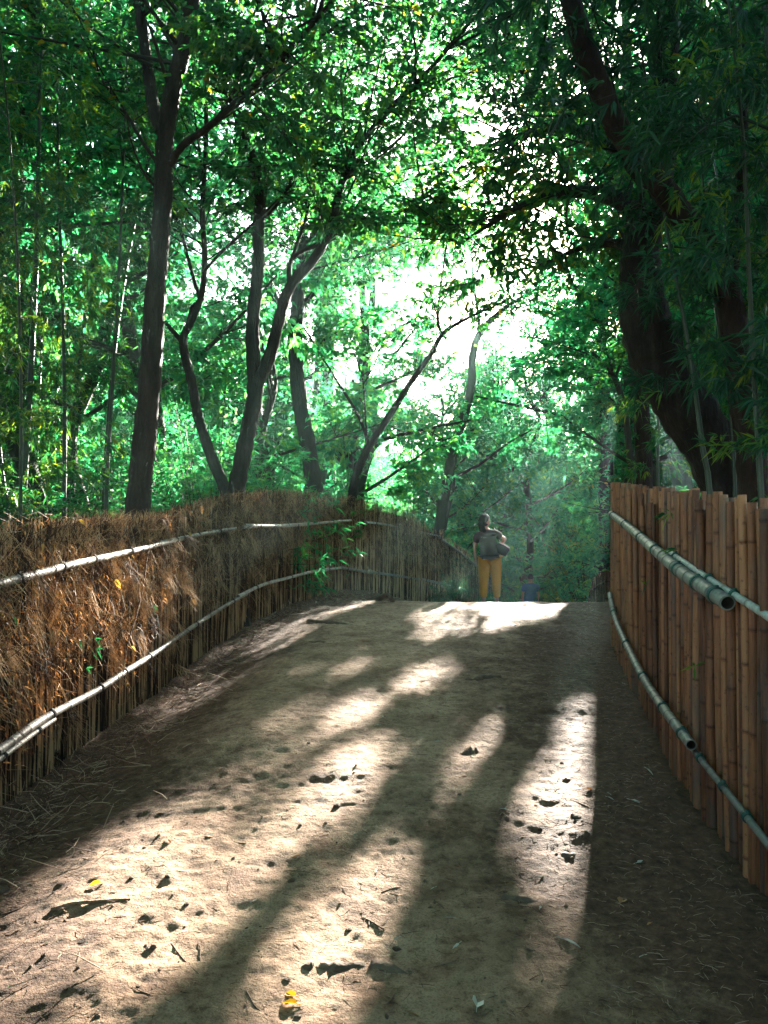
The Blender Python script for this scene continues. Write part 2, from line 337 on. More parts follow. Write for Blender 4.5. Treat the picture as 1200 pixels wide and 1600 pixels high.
def ground_mat(name, path):
    m, N, L, nt = new_mat(name)
    g = nd(N, 'ShaderNodeNewGeometry')
    def noise(s, d=6, r=.6):
        n = nd(N, 'ShaderNodeTexNoise'); n.inputs['Scale'].default_value = s; n.inputs['Detail'].default_value = d; n.inputs['Roughness'].default_value = r
        L.new(g.outputs['Position'], n.inputs['Vector']); return n
    n1 = noise(1.3, 8, .7); n2 = noise(22, 6, .7); n3 = noise(130, 3, .6)
    sand = ramp(N, [(.30, (.16, .095, .058)), (.5, (.34, .225, .145)), (.68, (.46, .32, .215))]); L.new(n1.outputs[0], sand.inputs[0])
    sp = ramp(N, [(.34, (.42, .36, .3)), (.47, (.95, .95, .95)), (.7, (1.12, 1.1, 1.08))]); L.new(n2.outputs[0], sp.inputs[0])
    mu = nd(N, 'ShaderNodeMix', data_type='RGBA', blend_type='MULTIPLY'); mu.inputs[0].default_value = .8; L.new(sand.outputs[0], mu.inputs[6]); L.new(sp.outputs[0], mu.inputs[7])
    s3 = ramp(N, [(.33, (.5, .45, .4)), (.5, (1, 1, 1)), (.72, (1.1, 1.1, 1.1))]); L.new(n3.outputs[0], s3.inputs[0])
    mu2 = nd(N, 'ShaderNodeMix', data_type='RGBA', blend_type='MULTIPLY'); mu2.inputs[0].default_value = .7; L.new(mu.outputs[2], mu2.inputs[6]); L.new(s3.outputs[0], mu2.inputs[7])
    n4 = noise(3.1, 7, .75); s4 = ramp(N, [(.40, (.50, .40, .34)), (.52, (1, 1, 1))]); L.new(n4.outputs[0], s4.inputs[0])
    mu3 = nd(N, 'ShaderNodeMix', data_type='RGBA', blend_type='MULTIPLY'); mu3.inputs[0].default_value = .75; L.new(mu2.outputs[2], mu3.inputs[6]); L.new(s4.outputs[0], mu3.inputs[7])
    vo = nd(N, 'ShaderNodeTexVoronoi'); vo.inputs['Scale'].default_value = 34; vo.inputs['Randomness'].default_value = 1; L.new(g.outputs['Position'], vo.inputs['Vector'])
    vr = ramp(N, [(.10, (.25, .2, .17)), (.2, (1, 1, 1))]); L.new(vo.outputs['Distance'], vr.inputs[0])
    mu4 = nd(N, 'ShaderNodeMix', data_type='RGBA', blend_type='MULTIPLY'); mu4.inputs[0].default_value = .4; L.new(mu3.outputs[2], mu4.inputs[6]); L.new(vr.outputs[0], mu4.inputs[7])
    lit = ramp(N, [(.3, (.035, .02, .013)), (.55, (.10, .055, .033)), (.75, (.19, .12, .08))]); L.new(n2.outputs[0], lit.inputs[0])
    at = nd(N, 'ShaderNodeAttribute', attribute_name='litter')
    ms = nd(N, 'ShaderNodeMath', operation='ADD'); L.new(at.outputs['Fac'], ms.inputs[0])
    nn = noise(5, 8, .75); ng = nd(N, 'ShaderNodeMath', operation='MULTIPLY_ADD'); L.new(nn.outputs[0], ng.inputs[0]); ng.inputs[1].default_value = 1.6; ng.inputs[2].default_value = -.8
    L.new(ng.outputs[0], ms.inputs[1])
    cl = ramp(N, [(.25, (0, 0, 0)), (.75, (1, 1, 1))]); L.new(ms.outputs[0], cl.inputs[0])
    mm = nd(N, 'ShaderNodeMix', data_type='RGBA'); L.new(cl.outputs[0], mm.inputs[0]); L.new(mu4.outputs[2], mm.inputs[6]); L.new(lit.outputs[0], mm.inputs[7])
    p = nd(N, 'ShaderNodeBsdfPrincipled'); p.inputs['Roughness'].default_value = .9; p.inputs['Specular IOR Level'].default_value = .2
    L.new(mm.outputs[2], p.inputs['Base Color'])
    b = nd(N, 'ShaderNodeBump'); b.inputs['Strength'].default_value = .9; b.inputs['Distance'].default_value = .03; L.new(n2.outputs[0], b.inputs['Height'])
    b2 = nd(N, 'ShaderNodeBump'); b2.inputs['Strength'].default_value = .6; b2.inputs['Distance'].default_value = .005; L.new(n3.outputs[0], b2.inputs['Height']); L.new(b.outputs[0], b2.inputs['Normal'])
    L.new(b2.outputs[0], p.inputs['Normal'])
    o = nd(N, 'ShaderNodeOutputMaterial'); L.new(p.outputs[0], o.inputs[0]); return m
M['ground'] = ground_mat('trodden_sand', True)

# ------------------------------------------------------------------ ground
def grid_obj(name, X, Y, Z, lit, mat):
    ny, nx = X.shape; mb = MB()
    i = np.arange(ny - 1)[:, None] * nx; j = np.arange(nx - 1)[None]
    f = np.stack([i + j, i + j + 1, i + nx + j + 1, i + nx + j], -1).reshape(-1, 4)
    mb.add(np.stack([X, Y, Z], -1).reshape(-1, 3), f)
    o = mb.build(name, mat); a = o.data.attributes.new('litter', 'FLOAT', 'POINT'); a.data.foreach_set('value', lit.astype(np.float32).ravel())
    return tag(o, kind='structure')
yy = [-4.0]
while yy[-1] < 27: yy.append(yy[-1] + (.012 if 1.8 < yy[-1] < 4.5 else max(.016, .0035 * abs(yy[-1]) + .002)))
yy = np.array(yy); tt = np.linspace(0, 1, 340)
xl = np.interp(yy, LF[:, 0], LF[:, 1]) - .35; xr = np.interp(yy, [-4, 2, 3.3, 4.7, 6, 8.3, 12, 16, 20, 27], [2, 2, 2.05, 2.15, 2.4, 2.9, 3.9, 4.6, 5.8, 7.5])
Xp = xl[:, None] * (1 - tt) + xr[:, None] * tt; Yp = np.repeat(yy[:, None], 340, 1)
Zp = GP(Xp, Yp)
dl = Xp - np.interp(Yp, LF[:, 0], LF[:, 1]); dr = np.interp(Yp, [-4, 2, 3.3, 3.9, 4.68, 6, 8.26, 12, 27], [1.5, 1.5, 1.54, 1.56, 1.65, 1.89, 2.29, 3.1, 6.5]) - Xp
Zp += .05 * np.exp(-(dl / .25) ** 2)
edge = np.minimum(tt, 1 - tt)[None] * 40; Zp -= (1 - np.clip(edge, 0, 1)) * .14
Zp[0] -= .1; Zp[-1] -= .15
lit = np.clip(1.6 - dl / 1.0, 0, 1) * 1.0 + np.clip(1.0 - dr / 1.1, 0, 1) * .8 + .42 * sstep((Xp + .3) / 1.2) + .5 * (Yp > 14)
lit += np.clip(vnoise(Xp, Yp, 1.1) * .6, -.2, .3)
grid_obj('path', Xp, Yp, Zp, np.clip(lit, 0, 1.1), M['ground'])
gy = np.unique(np.concatenate([np.linspace(-60, -4, 15), np.linspace(-4, 30, 90), np.linspace(30, 90, 50), np.geomspace(90, 900, 20)]))
gx = np.unique(np.concatenate([-np.geomspace(12, 900, 30), np.linspace(-12, 12, 90), np.geomspace(12, 900, 30)]))
Xg, Yg = np.meshgrid(gx, gy); Zg = G(Xg, Yg)
inside = (Xg > np.interp(Yg, LF[:, 0], LF[:, 1]) - .5) & (Xg < np.interp(Yg, yy, xr) + .15) & (Yg > -4.3) & (Yg < 27.3)
Zg -= inside * .12
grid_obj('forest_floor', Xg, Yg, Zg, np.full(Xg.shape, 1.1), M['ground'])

# ------------------------------------------------------------------ leaves
def unit(a): return a / (np.linalg.norm(a, axis=-1, keepdims=True) + 1e-9)
class Leaves:
    def __init__(s): s.P = []; s.D = []; s.L = []; s.W = []; s.r = []
    def add(s, P, D, L, W, r): s.P.append(P); s.D.append(D); s.L.append(L); s.W.append(W); s.r.append(r)
    def cat(s):
        s.P = [np.vstack(s.P)]; s.D = [np.vstack(s.D)]; s.L = [np.concatenate(s.L)]; s.W = [np.concatenate(s.W)]; s.r = [np.concatenate(s.r)]
        return s.P[0], s.D[0], s.L[0], s.W[0], s.r[0]
def leaf_mb(P, D, L, W, r, rng, broad=False, flat=.6):
    n = len(P); mb = MB()
    up = np.tile([0, 0, 1.0], (n, 1)) + rng.normal(0, flat, (n, 3))
    S = unit(np.cross(D, up)); Nn = unit(np.cross(S, D))
    L = L[:, None]; W = W[:, None]
    tip = P + D * L - np.array([0, 0, 1]) * L * .18
    if broad:
        fold = .18
        a1 = P + D * L * .22 + S * W * .42 + Nn * W * fold; a2 = P + D * L * .62 + S * W * .40 + Nn * W * fold * .8 - np.array([0, 0, 1]) * L * .05
        b1 = P + D * L * .22 - S * W * .42 + Nn * W * fold; b2 = P + D * L * .62 - S * W * .40 + Nn * W * fold * .8 - np.array([0, 0, 1]) * L * .05
        v = np.stack([P, a1, a2, tip, b2, b1], 1).reshape(-1, 3)
        b = np.arange(n)[:, None] * 6
        f = np.concatenate([b + [0, 1, 2, 3], b + [3, 4, 5, 0]], 1).reshape(-1, 4)
        mb.add(v, f, None, np.repeat(r, 2))
    else:
        a = P + D * L * .35 + S * W * .5 + Nn * W * .12; c = P + D * L * .35 - S * W * .5 + Nn * W * .12
        v = np.stack([P, a, tip, c], 1).reshape(-1, 3); b = np.arange(n)[:, None] * 4
        mb.add(v, (b + [0, 1, 2, 3]).reshape(-1, 4), None, r)
    return mb

def twigs_to_leaves(A, B, rng, n, L, W, broad, spread=.9, droop=.25):
    """A, B: twig ends (m,3)"""
    m = len(A); t = rng.uniform(.15, 1, (m, n, 1)); P = (A[:, None] * (1 - t) + B[:, None] * t).reshape(-1, 3)
    T = unit(B - A)[:, None].repeat(n, 1).reshape(-1, 3)
    D = unit(T * .7 + rng.normal(0, spread * .6, P.shape) * [1, 1, .55] + [0, 0, -droop])
    k = len(P)
    rt = np.repeat(rng.rand(m), n)                       # colour runs by twig, then by leaf
    return P, D, L * rng.uniform(.6, 1.2, k), W * rng.uniform(.7, 1.15, k), np.clip(rt * .6 + rng.rand(k) * .42, 0, 1)

def grow_twigs(rng, base, dirs, lens, rad, tubes, per=5, sub=.45, upb=.15, draw=True):
    """branches from points; returns twig end arrays. base (m,3) dirs (m,3) lens (m,)"""
    A = []; B = []
    for p, d, l in zip(base, dirs, lens):
        d = unit(d); bend = rng.normal(0, .25, 3) + [0, 0, upb]
        k = 5; t = np.linspace(0, 1, k)[:, None]; path = p + d * l * t + bend * l * .5 * t ** 2
        if draw: tubes.tube(path, [rad * l, rad * l * .25], 4, rnd=.25, cap=False)
        m = per; ts = rng.uniform(.2, 1, m); q = np.stack([np.interp(ts, t[:, 0], path[:, c]) for c in range(3)], -1)
        tw = unit(d + rng.normal(0, .75, (m, 3)) * [1, 1, .6]) * (l * sub * rng.uniform(.5, 1.1, m))[:, None]
        A.append(q); B.append(q + tw)
        A.append(path[-2:-1]); B.append(path[-1:] + d * l * .08)
    return np.vstack(A), np.vstack(B)

def broad_tree_data(rng, H, crown0, rad, nlimb, npl, leaf=.09, nleaf=9, trunk_r=.14, lean=(0, 0), wob=.25, flatten=.7, per=7):
    """free standing tree in local coordinates: (trunk mb, Leaves)"""
    tb = MB(); k = 7; z = np.linspace(-.3, H * .85, k)
    P = np.stack([lean[0] * z / H + rng.normal(0, wob, k) * (z > 0), lean[1] * z / H + rng.normal(0, wob, k) * (z > 0), z], -1)
    P[:2, :2] *= .2; path = catmull(P, 5); tb.tube(path, [trunk_r * 1.25, trunk_r, trunk_r * .8, trunk_r * .3], 8, rough=.06)
    As = []; Bs = []
    for i in range(nlimb):
        t = rng.uniform(crown0, 1.0); idx = int(t * (len(path) - 1)); b = path[idx]
        az = i * 2.4 + rng.uniform(-.4, .4); el = rng.uniform(.15, .75) + .35 * (t - .7)
        l = rad * rng.uniform(.6, 1.05) * (1.15 - .5 * abs(t - crown0) / (1 - crown0 + .01))
        d = np.array([math.cos(az) * math.cos(el), math.sin(az) * math.cos(el), math.sin(el)])
        tt_ = np.linspace(0, 1, 6)[:, None]; lp = b + d * l * tt_ + (rng.normal(0, .12, 3) + [0, 0, .12]) * l * tt_ ** 2
        tb.tube(lp, [trunk_r * .42, trunk_r * .1], 5, rnd=.25, cap=False)
        u = rng.uniform(.25, 1, npl); q = np.stack([np.interp(u, tt_[:, 0], lp[:, c]) for c in range(3)], -1)
        bd = unit(d * .7 + rng.normal(0, .7, (npl, 3)) * [1, 1, flatten]); bl = rad * rng.uniform(.2, .42, npl)
        A, B = grow_twigs(rng, q, bd, bl, .012, tb, per); As.append(A); Bs.append(B)
    A = np.vstack(As); B = np.vstack(Bs)
    return tb, twigs_to_leaves(A, B, rng, nleaf, leaf, leaf * .55, True)

def bamboo_data(rng, H=10, r=.03, lean=1.2, start=.22, leaf=.13, dens=1.0, pts=None, fol=True, blen=1.0):
    tb = MB(); n = int(H / .33)
    if pts is None:
        az = rng.uniform(0, 6.28); t = np.linspace(0, 1, 8); off = lean * t ** 2.6
        pts = np.stack([np.cos(az) * off, np.sin(az) * off, t * H * (1 - .12 * t * t) - .2], -1)
    path = catmull(pts, max(2, int(n / (len(pts) - 1)))); n = len(path)
    # culm with node rings: radius pinched and dark at each node
    P2 = []; R2 = []
    for i in range(n - 1):
        rr = r * (1 - .8 * i / n); a, b = path[i], path[i + 1]
        P2 += [a, a + (b - a) * .05, a + (b - a) * .12]; R2 += [rr * 1.13, rr * 1.0, rr]
    P2.append(path[-1]); R2.append(r * .15)
    tb.tube(np.array(P2), np.array(R2), 7)
    if not fol: return tb, None
    A = []; Bv = []
    for i in range(int(n * start), n - 1):
        f = i / n
        for q in range(2 if rng.rand() < dens else 1):
            az = i * 2.6 + q * 1.3 + rng.uniform(-.5, .5); el = rng.uniform(.1, .8)
            l = blen * rng.uniform(.5, 1.25) * (1.1 - .55 * f) * (.65 + .6 * min(1, (f - start) * 3))
            d = np.array([math.cos(az) * math.cos(el), math.sin(az) * math.cos(el), math.sin(el)])
            t = np.linspace(0, 1, 5)[:, None]; bp = path[i] + d * l * t - np.array([0, 0, 1]) * l * .45 * t ** 2
            tb.tube(bp, [.0055, .0015], 3, rnd=.25, cap=False)
            m = int(9 * dens) + 3; u = rng.uniform(.2, 1, m); qn = np.stack([np.interp(u, t[:, 0], bp[:, c]) for c in range(3)], -1)
            tw = unit(d + rng.normal(0, .8, (m, 3)) * [1, 1, .6] + [0, 0, -.1]) * rng.uniform(.12, .3, m)[:, None] * blen
            A.append(qn); Bv.append(qn + tw)
    A = np.vstack(A); Bv = np.vstack(Bv); m = len(A); k = 9
    # fan of leaves at each twig end
    P = (A[:, None] + (Bv - A)[:, None] * rng.uniform(.45, 1, (m, k, 1))).reshape(-1, 3)
    T = unit(Bv - A)[:, None].repeat(k, 1).reshape(-1, 3)
    D = unit(T * .8 + rng.normal(0, .5, P.shape) + [0, 0, -.45]); kk = len(P)
    rt = np.repeat(rng.rand(m), k)
    return tb, (P, D, leaf * rng.uniform(.6, 1.2, kk), leaf * .135 * rng.uniform(.8, 1.3, kk), np.clip(rt * .6 + rng.rand(kk) * .42, 0, 1))

def shrub_data(rng, R=1.0, H=1.4, n=5000, leaf=.09, narrow=False, fan=True):
    tb = MB(); A = []; B = []
    for i in range(60):
        az = rng.uniform(0, 6.28); el = math.asin(rng.uniform(.05, 1)); d = np.array([math.cos(az) * math.cos(el) * R, math.sin(az) * math.cos(el) * R, math.sin(el) * H]) * rng.uniform(.75, 1.05)
        t = np.linspace(0, 1, 5)[:, None]; p = np.array([d[0] * .15, d[1] * .15, -.05]) * (1 - t) + d * t + np.array([0, 0, .25 * H]) * t * (1 - t)
        tb.tube(p, [.009, .002], 3, rnd=.25, cap=False)
        m = 10; u = rng.uniform(.35, 1, m); q = np.stack([np.interp(u, t[:, 0], p[:, c]) for c in range(3)], -1)
        A.append(q); B.append(q + unit(unit(d) + rng.normal(0, .8, (m, 3))) * rng.uniform(.08, .25, m)[:, None] * R)
    A = np.vstack(A); B = np.vstack(B)
    k = max(2, n // len(A)); return tb, twigs_to_leaves(A, B, rng, k, leaf, leaf * (.16 if narrow else .5), not narrow, droop=.35)

class Proto:
    """a plant kind: shared meshes, unique filtered meshes where sun gaps pass through it"""
    def __init__(s, name, woodname, leafname, data, woodmat, leafmat, broad, seed):
        s.name, s.wn, s.ln, s.broad = name, woodname, leafname, broad
        s.rng = np.random.RandomState(seed); tb, lv = data; s.lv = lv
        s.wood = tb.mesh(woodname); s.wood.materials.append(woodmat); s.tb = tb; s.wm = woodmat
        s.leafmat = leafmat
        s.leaf = leaf_mb(*lv, s.rng, broad).mesh(leafname, False); s.leaf.materials.append(leafmat)
    def place(s, x, y, rz, sc, label, cat, group, zoff=0., tilt=(0, 0)):
        z = float(G(x, y)) + zoff
        o = empty(s.name, (x, y, z), 0, label, cat, group); o.rotation_euler = (tilt[0], tilt[1], rz); o.scale = (sc, sc, sc)
        Mx = np.array(Matrix.LocRotScale(Vector((x, y, z)), Euler((tilt[0], tilt[1], rz)), Vector((sc, sc, sc))))
        cw = cull_wood(s.tb, 0, s.rng, Mx); wme = s.wood
        if cw: wme = cw.mesh(s.wn); wme.materials.append(s.wm)
        w = bpy.data.objects.new(s.wn, wme); C.objects.link(w); w.parent = o
        P = s.lv[0] + s.lv[1] * s.lv[2][:, None] * .5
        Pw = P @ Mx[:3, :3].T + Mx[:3, 3]
        keep = cull(Pw, s.rng)
        if keep.all(): me = s.leaf
        else:
            me = leaf_mb(*[a[keep] for a in s.lv], s.rng, s.broad).mesh(s.ln, False); me.materials.append(s.leafmat)
        l = bpy.data.objects.new(s.ln, me); C.objects.link(l); l.parent = o
        return o

def wood_blocks(x, y, H=9):      # would a stem here stand in an open gap?
    z = np.linspace(0, H, 40); P = np.stack([np.full(40, x), np.full(40, y), G(x, y) + z], -1); q = uv(P)
    return any(pr > .97 and in_poly(q, poly).any() for poly, pr, _ in GAPS[:10])

# ------------------------------------------------------------------ near trees, each its own shape
def near_tree(name, label, group, paths, mat, crown, seed, leafmat='broad', cat='tree', base_extra=None, leaf=.082, nleaf=10, sides=14):
    """paths: list of (pts [(px,py,d)...], [radii m...]); crown: list of (path index, t0, t1, n branches, length)"""
    rng = np.random.RandomState(seed); tr = MB(); lb = MB()
    P3 = [catmull([px(*p) for p in pts], 7) for pts, _ in paths]
    root = P3[0][0]
    g = float(G(root[0], root[1]))
    if root[2] > g:        # carry the trunk down to the ground
        ext = np.array([[root[0], root[1], g - .25], [root[0], root[1], g + .02]]); 
        ext = np.vstack([ext, root[None]]); P3[0] = np.vstack([catmull(ext, 6)[:-1], P3[0]])
        r0 = paths[0][1][0]; R0 = [r0 * 1.45, r0 * 1.1, r0] + list(np.repeat(paths[0][1], 3)[1:])
    base = np.array([root[0], root[1], g])
    o = empty(name, base, 0, label, cat, group)
    limbs = []
    for i, (p, (_, R)) in enumerate(zip(P3, paths)):
        mb = tr if i == 0 else MB()
        npre = max(0, len(p) - (7 * (len(paths[i][0]) - 1) + 1))
        RR = np.r_[np.full(npre, R[0]), np.interp(np.linspace(0, 1, len(p) - npre), np.linspace(0, 1, len(R)), R)]
        if i == 0:
            h = p[:, 2] - g; RR = RR * (1 + .5 * np.exp(-np.clip(h, 0, 9) / .25))
        RR = RR * (1 + .06 * rng.uniform(-1, 1, len(RR)))
        mb.tube(p - base, RR, sides if i == 0 else 9, rough=.05)
        if i: limbs.append(mb)
    A = []; B = []; lbs = []
    for (pi, t0, t1, n, ln) in crown:
        lb = MB(); lbs.append(lb)
        n = int(n * 1.25)
        p = P3[pi]; m = len(p); k = (rng.uniform(t0, t1, n) * (m - 1)).astype(int)
        q = p[k]; T = unit(np.gradient(p, axis=0))[k]
        d = unit(T * .5 + rng.normal(0, .8, (n, 3)) * [1, 1, .45] + [0, 0, .1])
        a, b = grow_twigs(rng, q - base, d, ln * rng.uniform(.5, 1.2, n), .011, lb, 11); A.append(a); B.append(b)
    tr.build('trunk', mat, o)
    for mb in limbs: mb.build('limb', mat, o)
    if A:
        A = np.vstack(A); B = np.vstack(B)
        for lb in lbs: (cull_wood(lb, base, rng) or lb).build('branches', M['branch'], o)
        lv = twigs_to_leaves(A, B, rng, nleaf, leaf, leaf * .58, True)
        keep = cull(lv[0] + base, rng)
        leaf_mb(*[a[keep] for a in lv], rng, True).build('crown', M[leafmat], o, False)
    return o

near_tree('cherry_tree', 'tall straight dark trunk just behind the near left brushwood fence, forking high up', None,
  [([(212, 830, 8.1), (222, 720, 8.1), (234, 600, 8.1), (240, 500, 8.1), (248, 400, 8.1), (255, 300, 8.1), (257, 230, 8.1), (268, 150, 8.0), (285, 80, 7.9), (300, 0, 7.8), (320, -120, 7.6), (350, -300, 7.4)], [.125, .112, .10, .092, .084, .078, .07, .04]),
   ([(254, 205, 8.1), (240, 170, 8.1), (230, 100, 8.2), (215, 0, 8.3), (190, -120, 8.4), (160, -260, 8.6)], [.07, .06, .05, .03]),
   ([(262, 262, 8.1), (285, 228, 8.0), (330, 195, 7.8), (400, 130, 7.5), (460, 70, 7.2), (520, 0, 6.9), (600, -100, 6.6)], [.04, .032, .025, .012]),
   ([(252, 262, 8.1), (225, 225, 8.1), (195, 175, 8.3), (150, 110, 8.6), (120, 40, 8.8)], [.022, .016, .008]),
   ([(250, 300, 8.1), (225, 270, 8.0), (205, 220, 7.8), (196, 170, 7.6)], [.014, .01, .006]),
   ([(268, 150, 8.0), (240, 60, 7.7), (228, 30, 7.6)], [.02, .015, .008]),
   ([(283, 90, 7.9), (262, 60, 8.2), (240, 20, 8.5)], [.02, .015, .008])],
  M['bark_red'], [(0, .72, 1, 26, 1.9), (1, .5, 1, 22, 1.6), (2, .3, 1, 30, 1.3), (3, .4, 1, 12, 1.1)], 11)
near_tree('slender_tree', 'slender zigzag young tree leaning left at the bend of the left fence', None,
  [([(360, 800, 10.2), (352, 765, 10.2), (335, 725, 10.2), (312, 660, 10.2), (300, 600, 10.2), (286, 535, 10.2), (300, 500, 10.1), (315, 460, 10.1), (320, 400, 10), (316, 330, 9.9), (322, 220, 9.8), (320, 100, 9.6)], [.085, .075, .06, .055, .04, .035, .03, .02]),
   ([(287, 535, 10.2), (272, 520, 10.2), (257, 502, 10.2)], [.035, .03, .02]),
   ([(312, 465, 10.1), (298, 420, 10.2), (285, 370, 10.3), (270, 320, 10.4), (262, 300, 10.5)], [.025, .02, .012]),
   ([(285, 535, 10.2), (297, 495, 10.3), (300, 480, 10.3), (312, 470, 10.2)], [.03, .028, .022]),
   ([(318, 425, 10), (350, 390, 9.8), (400, 345, 9.6), (455, 290, 9.3), (500, 230, 9.0)], [.02, .016, .008]),
   ([(318, 330, 9.9), (290, 300, 9.9), (272, 275, 9.9)], [.015, .01, .006])],
  M['bark'], [(0, .75, 1, 14, 1.2), (4, .5, 1, 12, 1.0), (2, .6, 1, 6, .8)], 12)
near_tree('forked_tree', 'dark forked tree rising from the left fence where the upper rail breaks', None,
  [([(372, 860, 9.75), (368, 780, 9.8), (378, 720, 9.8), (388, 670, 9.8), (398, 620, 9.8), (396, 560, 9.8), (395, 500, 9.8), (403, 420, 9.8), (404, 360, 9.8), (405, 300, 9.7), (392, 240, 9.6), (375, 190, 9.5), (360, 140, 9.4), (340, 20, 9.2), (330, -100, 9)], [.112, .102, .096, .09, .076, .068, .062, .055, .045, .028]),
   ([(396, 610, 9.8), (420, 560, 9.7), (436, 500, 9.6), (452, 450, 9.5), (490, 405, 9.4), (515, 360, 9.3), (530, 300, 9.2), (550, 245, 9.0), (600, 180, 8.8), (670, 110, 8.5), (740, 30, 8.1)], [.078, .07, .06, .05, .04, .028, .014]),
   ([(452, 455, 9.5), (456, 405, 9.5), (500, 380, 9.4), (560, 348, 9.2), (620, 335, 9.0), (680, 300, 8.7)], [.03, .026, .02, .01]),
   ([(405, 300, 9.7), (425, 260, 9.8), (450, 190, 9.9), (480, 110, 10), (510, 20, 10.1)], [.05, .04, .03, .015]),
   ([(403, 350, 9.8), (440, 310, 9.6), (480, 230, 9.4), (520, 170, 9.1), (560, 60, 8.8)], [.022, .018, .008]),
   ([(455, 405, 9.5), (475, 350, 9.6), (490, 280, 9.8), (500, 200, 10)], [.02, .015, .008])],
  M['bark'], [(0, .8, 1, 26, 1.7), (1, .45, 1, 48, 1.4), (2, .4, 1, 16, 1.1), (3, .4, 1, 18, 1.5), (4, .4, 1, 14, 1.1), (5, .4, 1, 8, 1)], 13)
near_tree('crooked_tree', 'crooked dark trunk with a knobbly top left of the centre, behind the fence crest', None,
  [([(492, 790, 13.8), (488, 740, 13.8), (480, 690, 13.8), (468, 630, 13.8), (463, 570, 13.8), (461, 520, 13.8), (466, 470, 13.8), (462, 440, 13.8), (478, 380, 13.9), (520, 330, 14), (540, 250, 14.2)], [.15, .14, .13, .12, .12, .12, .09, .07, .04]),
   ([(468, 480, 13.8), (490, 460, 13.8), (520, 440, 13.9)], [.05, .04, .02])],
  M['bark'], [(0, .75, 1, 30, 1.9), (1, .3, 1, 8, 1.3)], 14)
near_tree('leaning_sapling', 'leaning sapling at the left fence corner, its stem bending right', None,
  [([(541, 880, 14.35), (549, 785, 14.35), (556, 745, 14.35), (575, 700, 14.35), (605, 655, 14.3), (640, 600, 14.3), (672, 555, 14.2), (692, 522, 14.2), (725, 500, 14.1), (790, 470, 13.9)], [.085, .075, .07, .06, .05, .045, .03, .015]),
   ([(577, 700, 14.35), (560, 650, 14.4), (520, 585, 14.5), (480, 520, 14.6), (430, 450, 14.7)], [.03, .025, .02, .01]),
   ([(574, 695, 14.3), (570, 640, 14.3), (566, 590, 14.2), (553, 550, 14.2)], [.02, .014, .01]),
   ([(568, 600, 14.3), (585, 570, 14.3), (595, 540, 14.3)], [.012, .01, .006]),
   ([(690, 524, 14.2), (684, 495, 14.2), (690, 440, 14.3), (700, 370, 14.4)], [.03, .022, .01])],
  M['bark'], [(0, .85, 1, 12, 1.2), (1, .5, 1, 5, .8), (3, .4, 1, 3, .5), (4, .3, 1, 14, 1.3)], 15, nleaf=7)
near_tree('pale_tree', 'pale grey curved tree at the far bend of the left fence', None,
  [([(684, 870, 22.6), (688, 815, 22.6), (700, 745, 22.6), (712, 690, 22.6), (725, 650, 22.6), (737, 600, 22.5), (738, 560, 22.5), (750, 520, 22.5), (785, 485, 22.4), (830, 455, 22.3)], [.165, .15, .14, .13, .115, .10, .075, .03]),
   ([(712, 745, 22.6), (750, 725, 22.5), (790, 695, 22.4), (830, 672, 22.3)], [.045, .035, .018]),
   ([(742, 545, 22.5), (748, 505, 22.6), (740, 440, 22.7), (735, 380, 22.8)], [.055, .045, .02])],
  M['bark_pale'], [(0, .85, 1, 12, 1.4), (1, .5, 1, 5, .9), (2, .4, 1, 14, 1.5)], 16, nleaf=7)
near_tree('massive_leaning_tree', 'massive near-black trunk leaning left behind the right bamboo fence', None,
  [([(1165, 860, 7.6), (1145, 770, 7.6), (1112, 700, 7.6), (1066, 630, 7.6), (1034, 570, 7.6), (1010, 510, 7.6), (1000, 440, 7.6), (1005, 370, 7.6), (1022, 300, 7.6), (1035, 230, 7.6), (1040, 120, 7.5), (1050, -60, 7.4)], [.28, .255, .25, .26, .245, .21, .17, .155, .14, .11, .08]),
   ([(1012, 350, 7.6), (960, 310, 7.9), (880, 300, 8.4), (800, 330, 9.0), (720, 380, 9.7)], [.09, .07, .045, .015]),
   ([(1020, 300, 7.6), (960, 230, 8.0), (880, 200, 8.6), (790, 220, 9.4), (700, 260, 10.2)], [.08, .06, .04, .015]),
   ([(1008, 400, 7.6), (960, 380, 8.2), (900, 390, 9.2), (840, 420, 10.4)], [.06, .05, .03, .012])],
  M['bark'], [(0, .85, 1, 12, 1.6), (1, .25, 1, 32, 1.3), (2, .2, 1, 28, 1.3), (3, .2, 1, 18, 1.2)], 17, 'broad', sides=20, nleaf=9)
near_tree('arching_tree', 'reddish arching trunk crossing in front of the massive leaning one behind the right fence', None,
  [([(1180, 860, 6.9), (1178, 780, 6.9), (1170, 680, 6.9), (1155, 580, 6.9), (1140, 470, 6.9), (1110, 390, 6.9), (1065, 335, 6.8), (1010, 260, 6.7), (965, 200, 6.6), (935, 130, 6.5), (905, 50, 6.4), (880, -40, 6.3), (840, -160, 6.2)], [.13, .12, .115, .11, .10, .095, .09, .08, .05]),
   ([(1135, 460, 6.9), (1150, 380, 7.0), (1160, 260, 7.1), (1165, 100, 7.2)], [.06, .05, .03])],
  M['bark_red'], [(0, .9, 1, 8, 1.3)], 18, 'dark')
